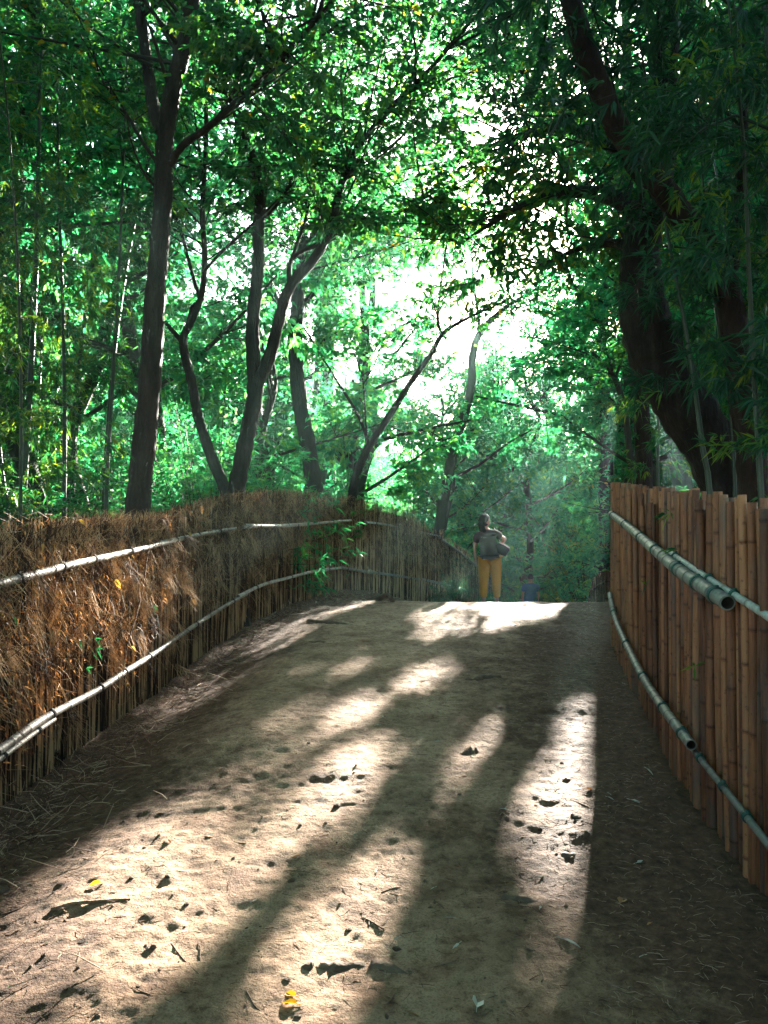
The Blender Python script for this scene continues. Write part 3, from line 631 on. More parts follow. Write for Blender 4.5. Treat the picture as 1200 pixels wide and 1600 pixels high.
near_tree('straight_tree', 'straight reddish brown trunk rising behind the far end of the right fence', None,
  [([(1006, 850, 13.5), (1006, 755, 13.5), (1004, 680, 13.5), (1000, 600, 13.5), (992, 520, 13.5), (985, 430, 13.5), (980, 300, 13.5), (980, 120, 13.5), (975, -60, 13.5)], [.15, .14, .13, .12, .11, .1, .08, .05]),
   ([(984, 330, 13.5), (930, 240, 13.0), (860, 160, 12.4), (790, 80, 11.8), (740, -20, 11.2)], [.06, .05, .035, .012]),
   ([(982, 220, 13.5), (930, 100, 13.0), (880, 0, 12.5), (840, -120, 12)], [.05, .04, .03, .012])],
  M['bark_red'], [(0, .3, .6, 10, .8), (0, .6, 1, 22, 1.6), (1, .2, 1, 84, 1.5), (2, .2, 1, 66, 1.5)], 19)
near_tree('forked_sapling', 'thin forked sapling left of the straight reddish trunk, behind the right fence end', None,
  [([(988, 850, 12.2), (987, 750, 12.2), (983, 700, 12.2), (976, 640, 12.2), (964, 600, 12.2), (950, 575, 12.2), (925, 550, 12.2)], [.055, .05, .045, .035, .02]),
   ([(962, 596, 12.2), (968, 570, 12.2), (978, 545, 12.2)], [.025, .018, .01]),
   ([(960, 592, 12.2), (948, 548, 12.2), (945, 520, 12.2)], [.02, .014, .008])],
  M['bark_pale'], [(0, .8, 1, 9, .9), (1, .4, 1, 5, .7), (2, .4, 1, 5, .7)], 20, nleaf=6)
near_tree('tall_tree', 'thick pale distant trunk with leafy sprouts just right of the crooked trunk', None,
  [([(508, 800, 24), (505, 700, 24), (506, 600, 24), (508, 500, 24), (512, 400, 24), (500, 330, 24), (480, 230, 24), (475, 80, 24)], [.34, .31, .29, .27, .22, .16])],
  M['bark_pale'], [(0, .2, .7, 30, .9), (0, .6, 1, 26, 2.6)], 21, leaf=.11)
near_tree('hazy_tree', 'hazy grey trunk far off between the forked sapling and the path', None,
  [([(948, 860, 22.5), (947, 780, 22.5), (946, 690, 22.5), (943, 600, 22.5), (943, 520, 22.5), (948, 400, 22.5)], [.21, .2, .18, .16, .1])],
  M['bark_pale'], [(0, .3, .9, 16, 1.2), (0, .75, 1, 12, 1.9)], 22, leaf=.12)

# ------------------------------------------------------------------ background kinds
R_ = np.random.RandomState
BAM = [Proto('bamboo_plant', 'culm', 'foliage', bamboo_data(R_(30 + i), H=[10, 8.5, 11.5, 7.5, 9.5][i], r=[.034, .026, .036, .022, .03][i], lean=[1.2, .8, 2.2, 1.6, .5][i], start=[.2, .12, .3, .05, .25][i]),
             M['culm'], M['bamboo'], False, 40 + i) for i in range(5)]
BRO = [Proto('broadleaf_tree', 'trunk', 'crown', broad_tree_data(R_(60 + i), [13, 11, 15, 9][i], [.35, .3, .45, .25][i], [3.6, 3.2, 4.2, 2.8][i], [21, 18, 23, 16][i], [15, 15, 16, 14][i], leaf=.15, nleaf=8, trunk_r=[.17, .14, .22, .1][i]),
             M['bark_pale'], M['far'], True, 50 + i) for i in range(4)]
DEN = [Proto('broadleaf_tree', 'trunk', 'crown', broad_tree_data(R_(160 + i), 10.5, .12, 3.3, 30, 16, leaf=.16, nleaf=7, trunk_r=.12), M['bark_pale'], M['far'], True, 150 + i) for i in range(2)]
SHR = [Proto('shrub', 'stems', 'foliage', shrub_data(R_(70 + i), [1.3, 1.0, 1.5][i], [1.8, 1.3, 2.4][i], [5200, 4000, 6500][i], [.10, .08, .12][i], [True, False, True][i]),
             M['branch'], [M['bamboo'], M['broad'], M['far']][i], [False, True, False][i], 80 + i) for i in range(3)]
prng = np.random.RandomState(5)
def tl(): return (prng.normal(0, .04), prng.normal(0, .04))
# left grove of bamboo behind the brushwood fence
n = 0
while n < 64:
    y = prng.uniform(7.5, 24); x = -2.6 - (y - 7.5) * .05 - prng.uniform(.5, 1.0 + .62 * y)
    if y > 11 and x > -.62 * y + 3.4: continue
    if wood_blocks(x, y): continue
    BAM[prng.randint(5)].place(x, y, prng.uniform(0, 6.28), prng.uniform(.8, 1.1), 'green bamboo with drooping narrow leaves in the grove behind the left brushwood fence', 'bamboo', 'bamboo grove behind the left fence', tilt=tl()); n += 1
# right grove, overhanging
n = 0
while n < 48:
    y = prng.uniform(3.5, 20); x = np.interp(y, [3, 8.3, 20], [2.1, 3.2, 7.5]) + prng.uniform(0, 1) ** 1.3 * (1.5 + .45 * y)
    if wood_blocks(x, y): continue
    if y > 9 and x < .42 * y: continue
    if y < 7.8 and .26 * y < x < .50 * y and n % 4: continue
    k = [0, 2, 1, 4, 3][prng.randint(5)] if y > 8 else [0, 2, 4][prng.randint(3)]
    BAM[k].place(x, y, prng.uniform(0, 6.28), prng.uniform(.8, 1.1), 'dark bamboo with narrow leaves in the grove behind the right bamboo fence', 'bamboo', 'bamboo grove behind the right fence', tilt=tl()); n += 1
# thicket down the slope beyond the crest
n = 0
while n < 46:
    y = prng.uniform(19, 44); x = prng.uniform(-.15 * y, .42 * y)
    if .07 * y < x < .28 * y and y < 29: continue
    if wood_blocks(x, y, 8): continue
    BAM[prng.randint(5)].place(x, y, prng.uniform(0, 6.28), prng.uniform(.62, .95), 'hazy bamboo in the thicket down the slope beyond the crest of the path', 'bamboo', 'bamboo thicket beyond the crest', tilt=tl()); n += 1
# broadleaved trees behind everything
def trees(nn, y0, y1, a0, a1, sc0, sc1, label, group, kinds=(0, 1, 2, 3)):
    n = 0
    while n < nn:
        y = prng.uniform(y0, y1); x = prng.uniform(a0, a1) * y
        if wood_blocks(x, y, 9): continue
        BRO[kinds[prng.randint(len(kinds))]].place(x, y, prng.uniform(0, 6.28), prng.uniform(sc0, sc1), label, 'tree', group, tilt=tl()); n += 1
trees(20, 15, 42, -.62, -.14, .8, 1.15, 'leafy broadleaved tree in the wood behind the left bamboo grove', 'wood behind the left grove')
trees(15, 28, 56, -.14, .36, .7, 1.05, 'hazy light green tree in the wood beyond the crest of the path', 'wood beyond the crest')
trees(15, 14, 44, .34, .62, .8, 1.15, 'leafy broadleaved tree in the wood behind the right bamboo grove', 'wood behind the right grove')
trees(2, 17, 21, -.2, .0, .8, .95, 'light green tree filling the gap behind the fence corner', 'trees behind the fence corner', (1, 3))
for (x, y, k, sc, lab) in [(-4.6, 10.8, 2, .85, 'broadleaved tree behind the forked tree, its crown closing the canopy over the left fence'),
                         (-5.5, 15.0, 0, 1.0, 'broadleaved tree deep behind the fence corner with a crown reaching over the path'),
                         (5.6, 15.5, 2, 1.0, 'tall broadleaved tree right of the straight reddish trunk'),
                         (-6.2, 9.8, 2, .95, 'broadleaved tree deep in the left grove with a spreading crown'),
                         (-2.7, 18.0, 2, .95, 'tall broadleaved tree behind the crooked tree'),
                         (-.35, 21.0, 2, 1.0, 'tall broadleaved tree behind the leaning sapling'),
                         (5.6, 21.0, 2, 1.12, 'tall broadleaved tree in the hollow left of the right fence end'),
                         (5.15, 17.2, 0, .95, 'broadleaved tree beyond the right fence end whose crown hangs over the crest'),
                         (-3.9, 13.4, 0, .95, 'broadleaved tree between the forked tree and the crooked one'),
                         (-8.6, 14.5, 2, 1.0, 'broadleaved tree at the back of the left grove'),
                         (6.0, 11.5, 0, .9, 'broadleaved tree behind the massive leaning trunk'),
                         (5.4, 31.5, 0, 1.15, 'broadleaved tree straight beyond the crest, above the man')]:
    BRO[k].place(x, y, prng.uniform(0, 6.28), sc * .8, lab, 'tree', None, tilt=tl())
for (x, y, k, sc, lab) in [
                         (9.4, 24.0, 2, 1.1, 'tall tree beyond the crest behind the forked sapling')]:
    BRO[k].place(x, y, prng.uniform(0, 6.28), sc, lab, 'tree', None, tilt=tl())
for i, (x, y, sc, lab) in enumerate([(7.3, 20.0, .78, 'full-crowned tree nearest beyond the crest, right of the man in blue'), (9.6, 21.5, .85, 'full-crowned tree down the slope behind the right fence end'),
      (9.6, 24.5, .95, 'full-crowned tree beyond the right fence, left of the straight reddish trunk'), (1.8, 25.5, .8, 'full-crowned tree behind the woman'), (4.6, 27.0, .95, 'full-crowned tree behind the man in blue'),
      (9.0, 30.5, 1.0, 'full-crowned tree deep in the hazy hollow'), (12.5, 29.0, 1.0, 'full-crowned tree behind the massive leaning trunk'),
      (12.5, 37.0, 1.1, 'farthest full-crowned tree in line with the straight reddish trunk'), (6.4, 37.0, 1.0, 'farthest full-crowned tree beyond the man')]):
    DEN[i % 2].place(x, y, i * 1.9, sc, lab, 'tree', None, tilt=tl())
for i, (x, y) in enumerate([(-4.2, 4.5), (-5.0, -1), (-4.5, -7), (4.6, 0.5), (4.4, -6), (-1.5, -13), (2.5, -14), (7.5, 4), (-8.5, 1.5), (0.5, -21), (-7, -14), (8, -12), (-3.6, -3), (3.4, -2.5)]):
    BRO[(0, 2, 1)[i % 3]].place(x, y, i * 1.3, 1.0, 'broadleaved tree beside or behind the near end of the path', 'tree', 'trees around the near end of the path')
def shrubs(nn, y0, y1, a0, a1, label, group, kinds=(0, 1, 2), off=0, cond=None, sc=(.8, 1.5)):
    n = 0
    while n < nn:
        y = prng.uniform(y0, y1); x = prng.uniform(a0, a1) * y + off
        if cond and not cond(x, y): continue
        SHR[kinds[prng.randint(len(kinds))]].place(x, y, prng.uniform(0, 6.28), prng.uniform(*sc), label, 'shrub', group); n += 1
shrubs(60, 8.5, 24, -.6, -.05, 'leafy undergrowth shrub behind the left brushwood fence', 'undergrowth behind the left fence', cond=lambda x, y: x < np.interp(y, LF[:, 0], LF[:, 1]) - 1.3)
shrubs(40, 20, 40, -.12, .45, 'dark teal undergrowth shrub down the slope beyond the crest', 'undergrowth beyond the crest', cond=lambda x, y: not (.10 * y < x < .25 * y and y < 27), sc=(1.1, 2.0))
shrubs(14, 9.5, 20, .32, .6, 'leafy undergrowth shrub behind the right bamboo fence', 'undergrowth behind the right fence', cond=lambda x, y: x > 3.4 + .2 * (y - 9), sc=(.7, 1.1))

shrubs(16, 27.5, 32, .06, .32, 'dark bushy shrub closing the path behind the man in blue', 'shrubs behind the man', (0, 2), sc=(1.0, 1.5))
# far-off wood that reads as one mass
rng = np.random.RandomState(99); nc = 5200
ang = rng.uniform(-.75, .75, nc); dist = rng.uniform(48, 105, nc); cx = np.sin(ang) * dist; cyy = np.cos(ang) * dist
hz = rng.uniform(0, 1, nc) ** 1.1 * (9 + 8 * np.abs(ang) ** .8 + 2.5 * vnoise(ang * 9, ang * 0, 1.)) * dist / 62
cz = G(cx, cyy) + hz
k = 34; P = (np.stack([cx, cyy, cz], -1)[:, None] + rng.normal(0, 1, (nc, k, 3)) * [1.5, 1.5, .9]).reshape(-1, 3)
D = unit(rng.normal(0, 1, P.shape)); kk = len(P)
keep = cull(P, rng, .22); mb = leaf_mb(P[keep], D[keep], rng.uniform(.25, .6, kk)[keep], rng.uniform(.15, .32, kk)[keep], np.repeat(rng.rand(nc), k)[keep] * .6 + rng.rand(keep.sum()) * .4, rng, True)
for i in range(150):
    a = rng.uniform(-.7, .7); d = rng.uniform(45, 95); x, y = math.sin(a) * d, math.cos(a) * d; g = float(G(x, y)); h = rng.uniform(8, 16)
    mb.tube([(x, y, g - .3), (x + rng.normal(0, .3), y, g + h * .5), (x + rng.normal(0, .6), y, g + h)], [.25, .18, .06], 6)
o = mb.build('distant_wood', M['far'], None, False); tag(o, 'far-off wood closing the view beyond the thicket', 'wood', kind='stuff')
# ------------------------------------------------------------------ single bamboo culms one can tell apart
def near_bamboo(label, pts, r, seed, start=.35, leaf=.13, mat='culm', blen=1.0, dens=1.0, lm='bamboo', fol=True):
    rng = np.random.RandomState(seed); P = np.array([px(*p) for p in pts]); g = float(G(P[0][0], P[0][1]))
    if P[0][2] > g: P = np.vstack([[P[0][0], P[0][1], g - .2], P])
    base = np.array([P[0][0], P[0][1], g]); Hh = P[-1][2] - g
    tb, lv = bamboo_data(rng, H=Hh, r=r, pts=P - base, start=start, leaf=leaf, blen=blen, dens=dens, fol=fol)
    o = empty('bamboo_plant', base, 0, label, 'bamboo'); tb.build('culm', M[mat], o)
    if lv:
        keep = cull(lv[0] + base, rng); leaf_mb(*[a[keep] for a in lv], rng).build('foliage', M[lm], o, False)
    return o
near_bamboo('thick dark bamboo culm near the left edge, arching slightly right', [(35, 820, 9), (45, 640, 9), (56, 420, 9), (60, 240, 9), (66, 40, 9), (80, -200, 9)], .042, 1)
near_bamboo('thin pale bamboo culm just left of the tall reddish-based tree', [(166, 780, 9.5), (176, 600, 9.5), (186, 420, 9.5), (193, 250, 9.5), (200, 60, 9.5), (215, -150, 9.5)], .026, 2)
near_bamboo('dark bamboo culm between the thick left one and the thin pale one', [(100, 820, 9.2), (101, 650, 9.2), (98, 480, 9.3), (92, 300, 9.4), (90, 60, 9.5), (100, -200, 9.5)], .03, 3)
near_bamboo('bamboo culm leaning left at the left edge of the wood', [(14, 820, 8.5), (4, 740, 8.5), (-14, 560, 8.5), (-40, 300, 8.5)], .024, 4, .3)
near_bamboo('green bamboo culm crossing in front of the massive leaning trunk', [(1112, 800, 6.8), (1098, 700, 6.8), (1085, 600, 6.8), (1065, 480, 6.8), (1042, 360, 6.8), (1020, 200, 6.7), (990, 0, 6.4)], .026, 5, .45, .15, lm='dark')
near_bamboo('bamboo culm at the right edge above the fence, nearest the camera', [(1192, 830, 5.6), (1180, 620, 5.6), (1170, 420, 5.5), (1160, 200, 5.3), (1130, -60, 5.0)], .024, 6, .4, .16, lm='dark')
near_bamboo('slim bamboo culm between the straight reddish trunk and the massive one', [(1028, 800, 10.5), (1028, 700, 10.5), (1029, 600, 10.5), (1028, 450, 10.5), (1010, 250, 10.4)], .026, 7, .35)
near_bamboo('pale bare bamboo culm between the massive trunk and the arching one', [(1150, 830, 7.3), (1142, 640, 7.3), (1118, 480, 7.2), (1100, 300, 7.1), (1085, 100, 7.0)], .022, 8, .5, lm='dark')
# bamboos leaning in over the path from the right: their leaves hang down at the top
near_bamboo('overarching bamboo whose drooping leaves hang over the top right of the path', [(1420, 830, 4.6), (1380, 400, 4.9), (1270, 60, 5.2), (1080, -60, 5.4), (930, -70, 5.5), (800, -20, 5.6)], .028, 21, .3, .17, lm='dark', blen=1.2, dens=1.4)
near_bamboo('overarching bamboo reaching furthest left over the path', [(1330, 830, 6.2), (1290, 380, 6.3), (1180, 40, 6.3), (1010, -60, 6.4), (860, -60, 6.5), (740, 30, 6.6)], .028, 22, .3, .16, lm='dark', blen=1.2, dens=1.4)
near_bamboo('leafy bamboo bowed in front of the arching trunk', [(1290, 830, 7.4), (1250, 420, 7.3), (1150, 190, 7.2), (1010, 100, 7.1), (890, 160, 7.0), (820, 300, 6.9)], .026, 23, .25, .15, lm='dark', blen=1.15, dens=1.4)
near_bamboo('leafy bamboo bowed over the fence at the upper right edge', [(1360, 830, 5.2), (1330, 500, 5.3), (1250, 260, 5.3), (1150, 180, 5.3), (1050, 240, 5.3)], .024, 24, .25, .16, lm='dark', blen=1.1, dens=1.3)

# ------------------------------------------------------------------ bamboo pole helper
def pole_mb(path, r0, r1, node=.26, sides=12, hollow=True, rng=rs, off=None):
    """bamboo pole along a path with raised node rings; dark attribute on the ring; open ends with shade painted inside"""
    path = np.asarray(path, float); seg = np.r_[0, np.cumsum(np.linalg.norm(np.diff(path, axis=0), axis=1))]; Lg = seg[-1]
    s = [0.0]; ring = []; x = rng.uniform(.03, node) if off is None else off
    nodes = []
    while x < Lg - .03: nodes.append(x); x += node * rng.uniform(.8, 1.25)
    st = [(0, 1, .5)]
    for q in nodes: st += [(q - .012, .97, .5), (q - .004, 1.05, .1), (q + .002, 1.10, .1), (q + .008, 1.0, .4), (q + .02, .985, .5)]
    for q in np.arange(.15, Lg, .15): st.append((q, 1 + rng.uniform(-.015, .015), .5))
    st.append((Lg, 1, .5)); st = sorted([t for t in st if 0 <= t[0] <= Lg]); S = np.array([t[0] for t in st]); K = np.array([t[1] for t in st]); A = np.array([t[2] for t in st])
    P = np.stack([np.interp(S, seg, path[:, c]) for c in range(3)], -1); R = np.interp(S, [0, Lg], [r0, r1]) * K
    mb = MB(); mb.tube(P, R, sides, cap=False)
    n = len(S); mb.a4 = [np.repeat((A[:-1] + A[1:]) / 2, sides)]
    if hollow:                       # wall thickness and a diaphragm inside each open end
        for e in (0, 1):
            a = P[0] if e == 0 else P[-1]; b = path[1] if e == 0 else path[-2]; t = unit(np.asarray(b) - a); r = R[0] if e == 0 else R[-1]
            q = np.array([a, a + t * .0005, a + t * .03, a + t * .06]); m2 = MB()
            if e == 1: pass
            mb.tube(np.array([a - t * .0003, a - t * .0006]), np.array([r, r * .80]), sides, rnd=.5, cap=False); mb.tube(np.array([a, a + t * .14, a + t * .1405]), np.array([r * .80, r * .78, r * .02]), sides, rnd=.0, cap=False)  # zero rnd darkens the inner wall: shade of the hollow painted in
    return mb

# ------------------------------------------------------------------ right fence of upright bamboo poles
def curve_pts(line, n, y0, y1):
    y = np.linspace(y0, y1, n); yk = np.linspace(line[0, 0], line[-1, 0], 400)
    xs = np.interp(yk, line[:, 0], line[:, 1]); xs = np.convolve(np.pad(xs, 20, mode='reflect', reflect_type='odd'), np.ones(41) / 41, mode='valid')
    return np.interp(y, yk, xs), y
_ry = np.linspace(-3, 8.26, 500); _rx, _ = curve_pts(RF, 500, -3, 8.26)
topz = lambda y: EYE + np.interp(y, [-3, 3.3, 3.9, 4.68, 6, 8.26], [.03, .035, .08, .12, .17, .285])
fr = empty('bamboo_fence', (1.6, 4.5, float(G(1.6, 4.5))), 0, 'right-hand fence of upright orange-brown bamboo poles with pale horizontal rails', 'fence')
fb = np.array(fr.location)
rng = np.random.RandomState(4); y = 8.25; cnt = 0; rest = MB(); todo = []
while y > -3:
    r = rng.uniform(.019, .029) if rng.rand() < .78 else rng.uniform(.013, .018); y -= r; todo.append((y, r)); y -= r * rng.uniform(.95, 1.12)
todo.sort(key=lambda t: abs(t[0] - 2.0) + (100 if t[0] < 2.0 else 0))
for y, r in todo:
    x = np.interp(y, _ry, _rx) + rng.uniform(-.020, .022); g = float(G(x, y))
    h = topz(y) + rng.uniform(-.035, .025) - (rng.uniform(.05, .12) if rng.rand() < .1 else 0)
    lx, ly = rng.normal(0, .014), rng.normal(0, .020); b = np.array([x + .01, y - ly * .5, g - .08])
    path = catmull([b - fb, np.array([x + lx * .4 + rng.normal(0, .006), y + rng.normal(0, .006), (g + h) / 2]) - fb, np.array([x + lx, y + ly * .5, h]) - fb], 5)
    m = pole_mb(path, r, r * .86, rng.uniform(.26, .48), 10, rng=rng)
    if cnt < 100: m.build('pole', M['pole'], fr); cnt += 1
    else: rest.add(np.vstack(m.v), np.vstack(m.f4), None, np.concatenate(m.a4))
o = rest.build('pole_row', M['pole'], fr); o['kind'] = 'stuff'
# backing slats so that the fence is closed
bk = MB(); y = 8.2
while y > -3:
    x = np.interp(y, _ry, _rx) + .07; g = float(G(x, y)); bk.tube([(x - fb[0], y - fb[1], g - .05 - fb[2]), (x - fb[0], y - fb[1], topz(y) - .07 - fb[2])], .03, 6); y -= .056
o = bk.build('backing_poles', M['pole'], fr); o['kind'] = 'stuff'
def rpt(u, v, off): return fence_pt(u, v, RF, off)
def rail(parent, base, pts, r0, r1, mat, off, ties, tiemat, fn, node=.13, sag=0):
    P = catmull([fn(u, v, off) - base for u, v in pts], 8)
    o = pole_mb(P, r0, r1, node, 14, rng=rng).build('rail', mat, parent)
    for t in ties:
        i = int(t * (len(P) - 1)); c = P[i]; T = unit(P[min(i + 1, len(P) - 1)] - P[max(i - 1, 0)])
        rr = r0 * (1 - t) + r1 * t + .003; up = unit(np.array([0, 0, 1]) - T * T[2]); sd = np.cross(T, up)
        th = np.linspace(0, 2 * np.pi, 15); mb = MB()
        for dx in (-.008, 0., .008):
            mb.tube(c + T * dx + rr * (np.cos(th)[:, None] * up + np.sin(th)[:, None] * sd), .0035, 5, cap=False)
        mb.box(c + up * (rr + .002) - .006, c + up * (rr + .002) + .008)
        mb.build('tie', tiemat, parent)
    return o
rail(fr, fb, [(955, 803), (985, 826), (1020, 856), (1060, 890), (1100, 918), (1137, 942)], .028, .034, M['rail'], -.09, [.04, .17, .3, .44, .6, .76, .9], M['tie'], rpt, .16)
rail(fr, fb, [(1045, 862), (1090, 893), (1140, 925), (1205, 966), (1330, 1050)], .015, .018, M['rail'], -.045, [.08, .35, .55, .8], M['tie'], rpt, .22)
rail(fr, fb, [(953, 928), (962, 968), (985, 1020), (1012, 1070), (1045, 1118), (1080, 1164)], .025, .027, M['rail'], -.08, [.15, .35, .55, .75, .93], M['tie'], rpt, .15)
rail(fr, fb, [(1070, 1155), (1110, 1205), (1150, 1255), (1205, 1325), (1330, 1480)], .015, .018, M['rail'], -.055, [.18, .4, .62, .85], M['tie'], rpt, .22)
# a green bamboo sprig poking through the fence
sp = MB(); lv = Leaves(); rg = np.random.RandomState(8)
for (u, v) in [(1010, 914), (1048, 800), (1040, 803), (1085, 1042), (1060, 858)]:
    c = rpt(u, v, -.07) - fb; n_ = 4; D = unit(rg.normal(0, .6, (n_, 3)) + [-.6, -.3, -.2]); lv.add(np.repeat(c[None], n_, 0), D, rg.uniform(.06, .12, n_), np.full(n_, .014), rg.uniform(.3, .9, n_))
_a = lv.cat()
for i in range(0, len(_a[0]), 4): leaf_mb(*[q_[i:i+4] for q_ in _a], rg).build('sprig', M['bamboo'], fr, False)

# second, lower fence beyond the crest on the right
f2 = empty('bamboo_fence', (4.0, 15.2, float(G(4.0, 15.2))), 0, 'short weathered fence going down beyond the crest, left of the right fence end', 'fence'); b2 = np.array(f2.location)
A2 = np.array([3.25, 13.2]); B2 = np.array([4.05, 16.0]); C2 = np.array([3.9, 12.0])
pth = np.array([[3.95, 14.6], [4.0, 15.5], [4.3, 17.0], [4.9, 19.5]]); pp = catmull(np.c_[pth, np.zeros(4)], 26)[:, :2]
for i in range(0, len(pp)):
    x, y = pp[i]; g = float(G(x, y)); h = g + .6 + rng.uniform(-.03, .03)
    pole_mb(np.array([(x, y, g - .1), (x, y, (g + h) / 2), (x, y, h)]) - b2, .042, .038, .25, 8, rng=rng).build('pole', M['brush'], f2)
rp = np.array([(x - .07, y, float(G(x, y)) + .38 + .02 * math.sin(i * .2)) for i, (x, y) in enumerate(pp)]) - b2
pole_mb(rp, .022, .02, .3, 8, rng=rng).build('rail', M['brush'], f2)

# ------------------------------------------------------------------ left fence of brushwood
fl = empty('brushwood_fence', (-2.2, 4.8, float(G(-2.2, 4.8))), 0, 'left-hand fence packed with reddish brown brushwood, held by two pale bamboo rails', 'fence'); lb_ = np.array(fl.location)
Ls = curve_pts(LF, 1200, -3, 21.5); lx_, ly_ = Ls
seg = np.r_[0, np.cumsum(np.hypot(np.diff(lx_), np.diff(ly_)))]; LT = seg[-1]
def LFp(s): return np.stack([np.interp(s, seg, lx_), np.interp(s, seg, ly_)], -1)
def LFn(s): d = LFp(s + .02) - LFp(s - .02); d = d / (np.linalg.norm(d, axis=-1, keepdims=True) + 1e-9); return np.stack([d[..., 1], -d[..., 0]], -1)   # towards the path
ltop = lambda y: EYE + np.interp(y, LF[:, 0], LF[:, 2])
# core
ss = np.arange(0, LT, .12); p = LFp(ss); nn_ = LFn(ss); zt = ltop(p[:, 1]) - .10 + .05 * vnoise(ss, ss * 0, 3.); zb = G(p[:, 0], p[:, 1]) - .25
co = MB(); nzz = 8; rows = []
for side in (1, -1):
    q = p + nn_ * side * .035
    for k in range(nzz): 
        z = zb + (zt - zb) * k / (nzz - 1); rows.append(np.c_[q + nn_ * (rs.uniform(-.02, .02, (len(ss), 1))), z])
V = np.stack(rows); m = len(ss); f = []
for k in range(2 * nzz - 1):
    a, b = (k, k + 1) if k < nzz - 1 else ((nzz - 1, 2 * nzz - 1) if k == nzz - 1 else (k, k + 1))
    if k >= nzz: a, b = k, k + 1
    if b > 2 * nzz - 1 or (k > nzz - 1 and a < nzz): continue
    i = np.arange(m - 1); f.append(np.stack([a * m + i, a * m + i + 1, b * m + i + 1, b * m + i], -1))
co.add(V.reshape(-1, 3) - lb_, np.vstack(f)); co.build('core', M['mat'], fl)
def sticks(P0, P1, r, rnd, mb, bend=None):
    """many three-sided sticks at once; optional bend of the middle"""
    n = len(P0); T = unit(P1 - P0); ref = np.where(np.abs(T[:, :1]) < .8, [[1., 0, 0]], [[0, 1., 0]]); A = unit(np.cross(T, ref)); B = np.cross(T, A)
    Mid = (P0 + P1) / 2 + (bend if bend is not None else 0)
    vs = []
    for Q, k in ((P0, 1.), (Mid, .85), (P1, .45)):
        for th in (0, 2.094, 4.189): vs.append(Q + (A * math.cos(th) + B * math.sin(th)) * (r * k)[:, None])
    v = np.stack(vs, 1).reshape(-1, 3); b = np.arange(n)[:, None] * 9
    f = np.concatenate([b + [0, 1, 4, 3], b + [1, 2, 5, 4], b + [2, 0, 3, 5], b + [3, 4, 7, 6], b + [4, 5, 8, 7], b + [5, 3, 6, 8]], 1).reshape(-1, 4)
    mb.add(v, f, None, np.repeat(rnd, 6))
rg = np.random.RandomState(41)
def sampl(n, ymax=21, bias=2.2):         # more pieces where one looks closely
    out = []
    while len(out) < n:
        s = rg.uniform(0, LT, n * 3); y = LFp(s)[:, 1]; keep = (y > 2.0) & (rg.rand(len(s)) < np.clip((6.0 / np.maximum(y, 6.0)) ** 1.2, 0, 1)); out += list(s[keep])
    return np.array(out[:n])
# upright stems
n = 9000; s = sampl(n); p = LFp(s); nv = LFn(s); off = rg.uniform(.03, .085, (n, 1)); q = p + nv * off; g = G(q[:, 0], q[:, 1]); T_ = ltop(p[:, 1])
h1 = g + (T_ - g) * np.where(rg.rand(n) < .6, rg.uniform(.9, 1.03, n), rg.uniform(.35, .95, n)); h0 = np.where(rg.rand(n) < .75, g - .05, g + (T_ - g) * rg.uniform(0, .5, n))
mb = MB(); P0 = np.c_[q, h0] - lb_; P1 = np.c_[q + rg.normal(0, .02, (n, 2)), h1] - lb_
sticks(P0, P1, rg.uniform(.003, .009, n), rg.rand(n), mb, np.c_[rg.normal(0, .012, (n, 2)), np.zeros(n)])
o = mb.build('stems', M['brush'], fl, False); o['kind'] = 'stuff'
# tangled twigs, mostly hanging downwards and outwards
n = 52000; s = sampl(n); p = LFp(s); nv = LFn(s); g = G(p[:, 0], p[:, 1]); T_ = ltop(p[:, 1])
clump = np.clip(.55 + 1.6 * vnoise(s * 2.1, s * 0 + 3, 1.), .1, 1.2)
f_ = np.clip(rg.beta(2.6, 1.5, n) * 1.04, 0, 1.02); keep = rg.rand(n) < np.clip(.35 + vnoise(s * 2.5, f_ * 4, 1.) * 1.8 + .5, .1, 1) ; 
z = g + (T_ - g) * f_; q = p + nv * (rg.uniform(.03, .11, (n, 1)) * np.clip(f_ * 1.6, .3, 1)[:, None])
d = rg.normal(0, 1, (n, 3)) * [.22, .22, .7] + np.c_[nv * .15, np.where(rg.rand(n) < .65, -1.0, .9)]; d = unit(d); ln = rg.uniform(.05, .26, n) * np.clip(s * 0 + 1, 0, 1)
P0 = np.c_[q, z]; P1 = P0 + d * ln[:, None]; P1[:, 2] = np.minimum(P1[:, 2], T_ + .09 * rg.rand(n))
mb = MB(); sticks(P0[keep] - lb_, P1[keep] - lb_, rg.uniform(.0009, .0030, keep.sum()), rg.rand(keep.sum()), mb, rg.normal(0, .015, (keep.sum(), 3)))
nb = 900; s = sampl(nb); p = LFp(s); nv = LFn(s); g = G(p[:, 0], p[:, 1]); T_ = ltop(p[:, 1]); f_ = rg.beta(3, 1.4, nb) * 1.02
c0 = np.c_[p + nv * rg.uniform(.05, .12, (nb, 1)), g + (T_ - g) * f_]; kb = 26; ax = unit(rg.normal(0, .25, (nb, 3)) + np.c_[nv * .2, np.where(rg.rand(nb) < .7, -1., 1.)])
P0 = np.repeat(c0, kb, 0) + rg.normal(0, .008, (nb * kb, 3)); P1 = P0 + unit(np.repeat(ax, kb, 0) + rg.normal(0, .20, (nb * kb, 3))) * rg.uniform(.08, .30, (nb * kb, 1)); P1[:, 2] = np.minimum(P1[:, 2], np.repeat(T_, kb) + .1 * rg.rand(nb * kb))
sticks(P0 - lb_, P1 - lb_, rg.uniform(.0008, .0022, nb * kb), np.clip(np.repeat(rg.rand(nb), kb) * .7 + rg.rand(nb * kb) * .4, 0, 1), mb, rg.normal(0, .02, (nb * kb, 3)))
o = mb.build('twigs', M['brush'], fl, False); o['kind'] = 'stuff'
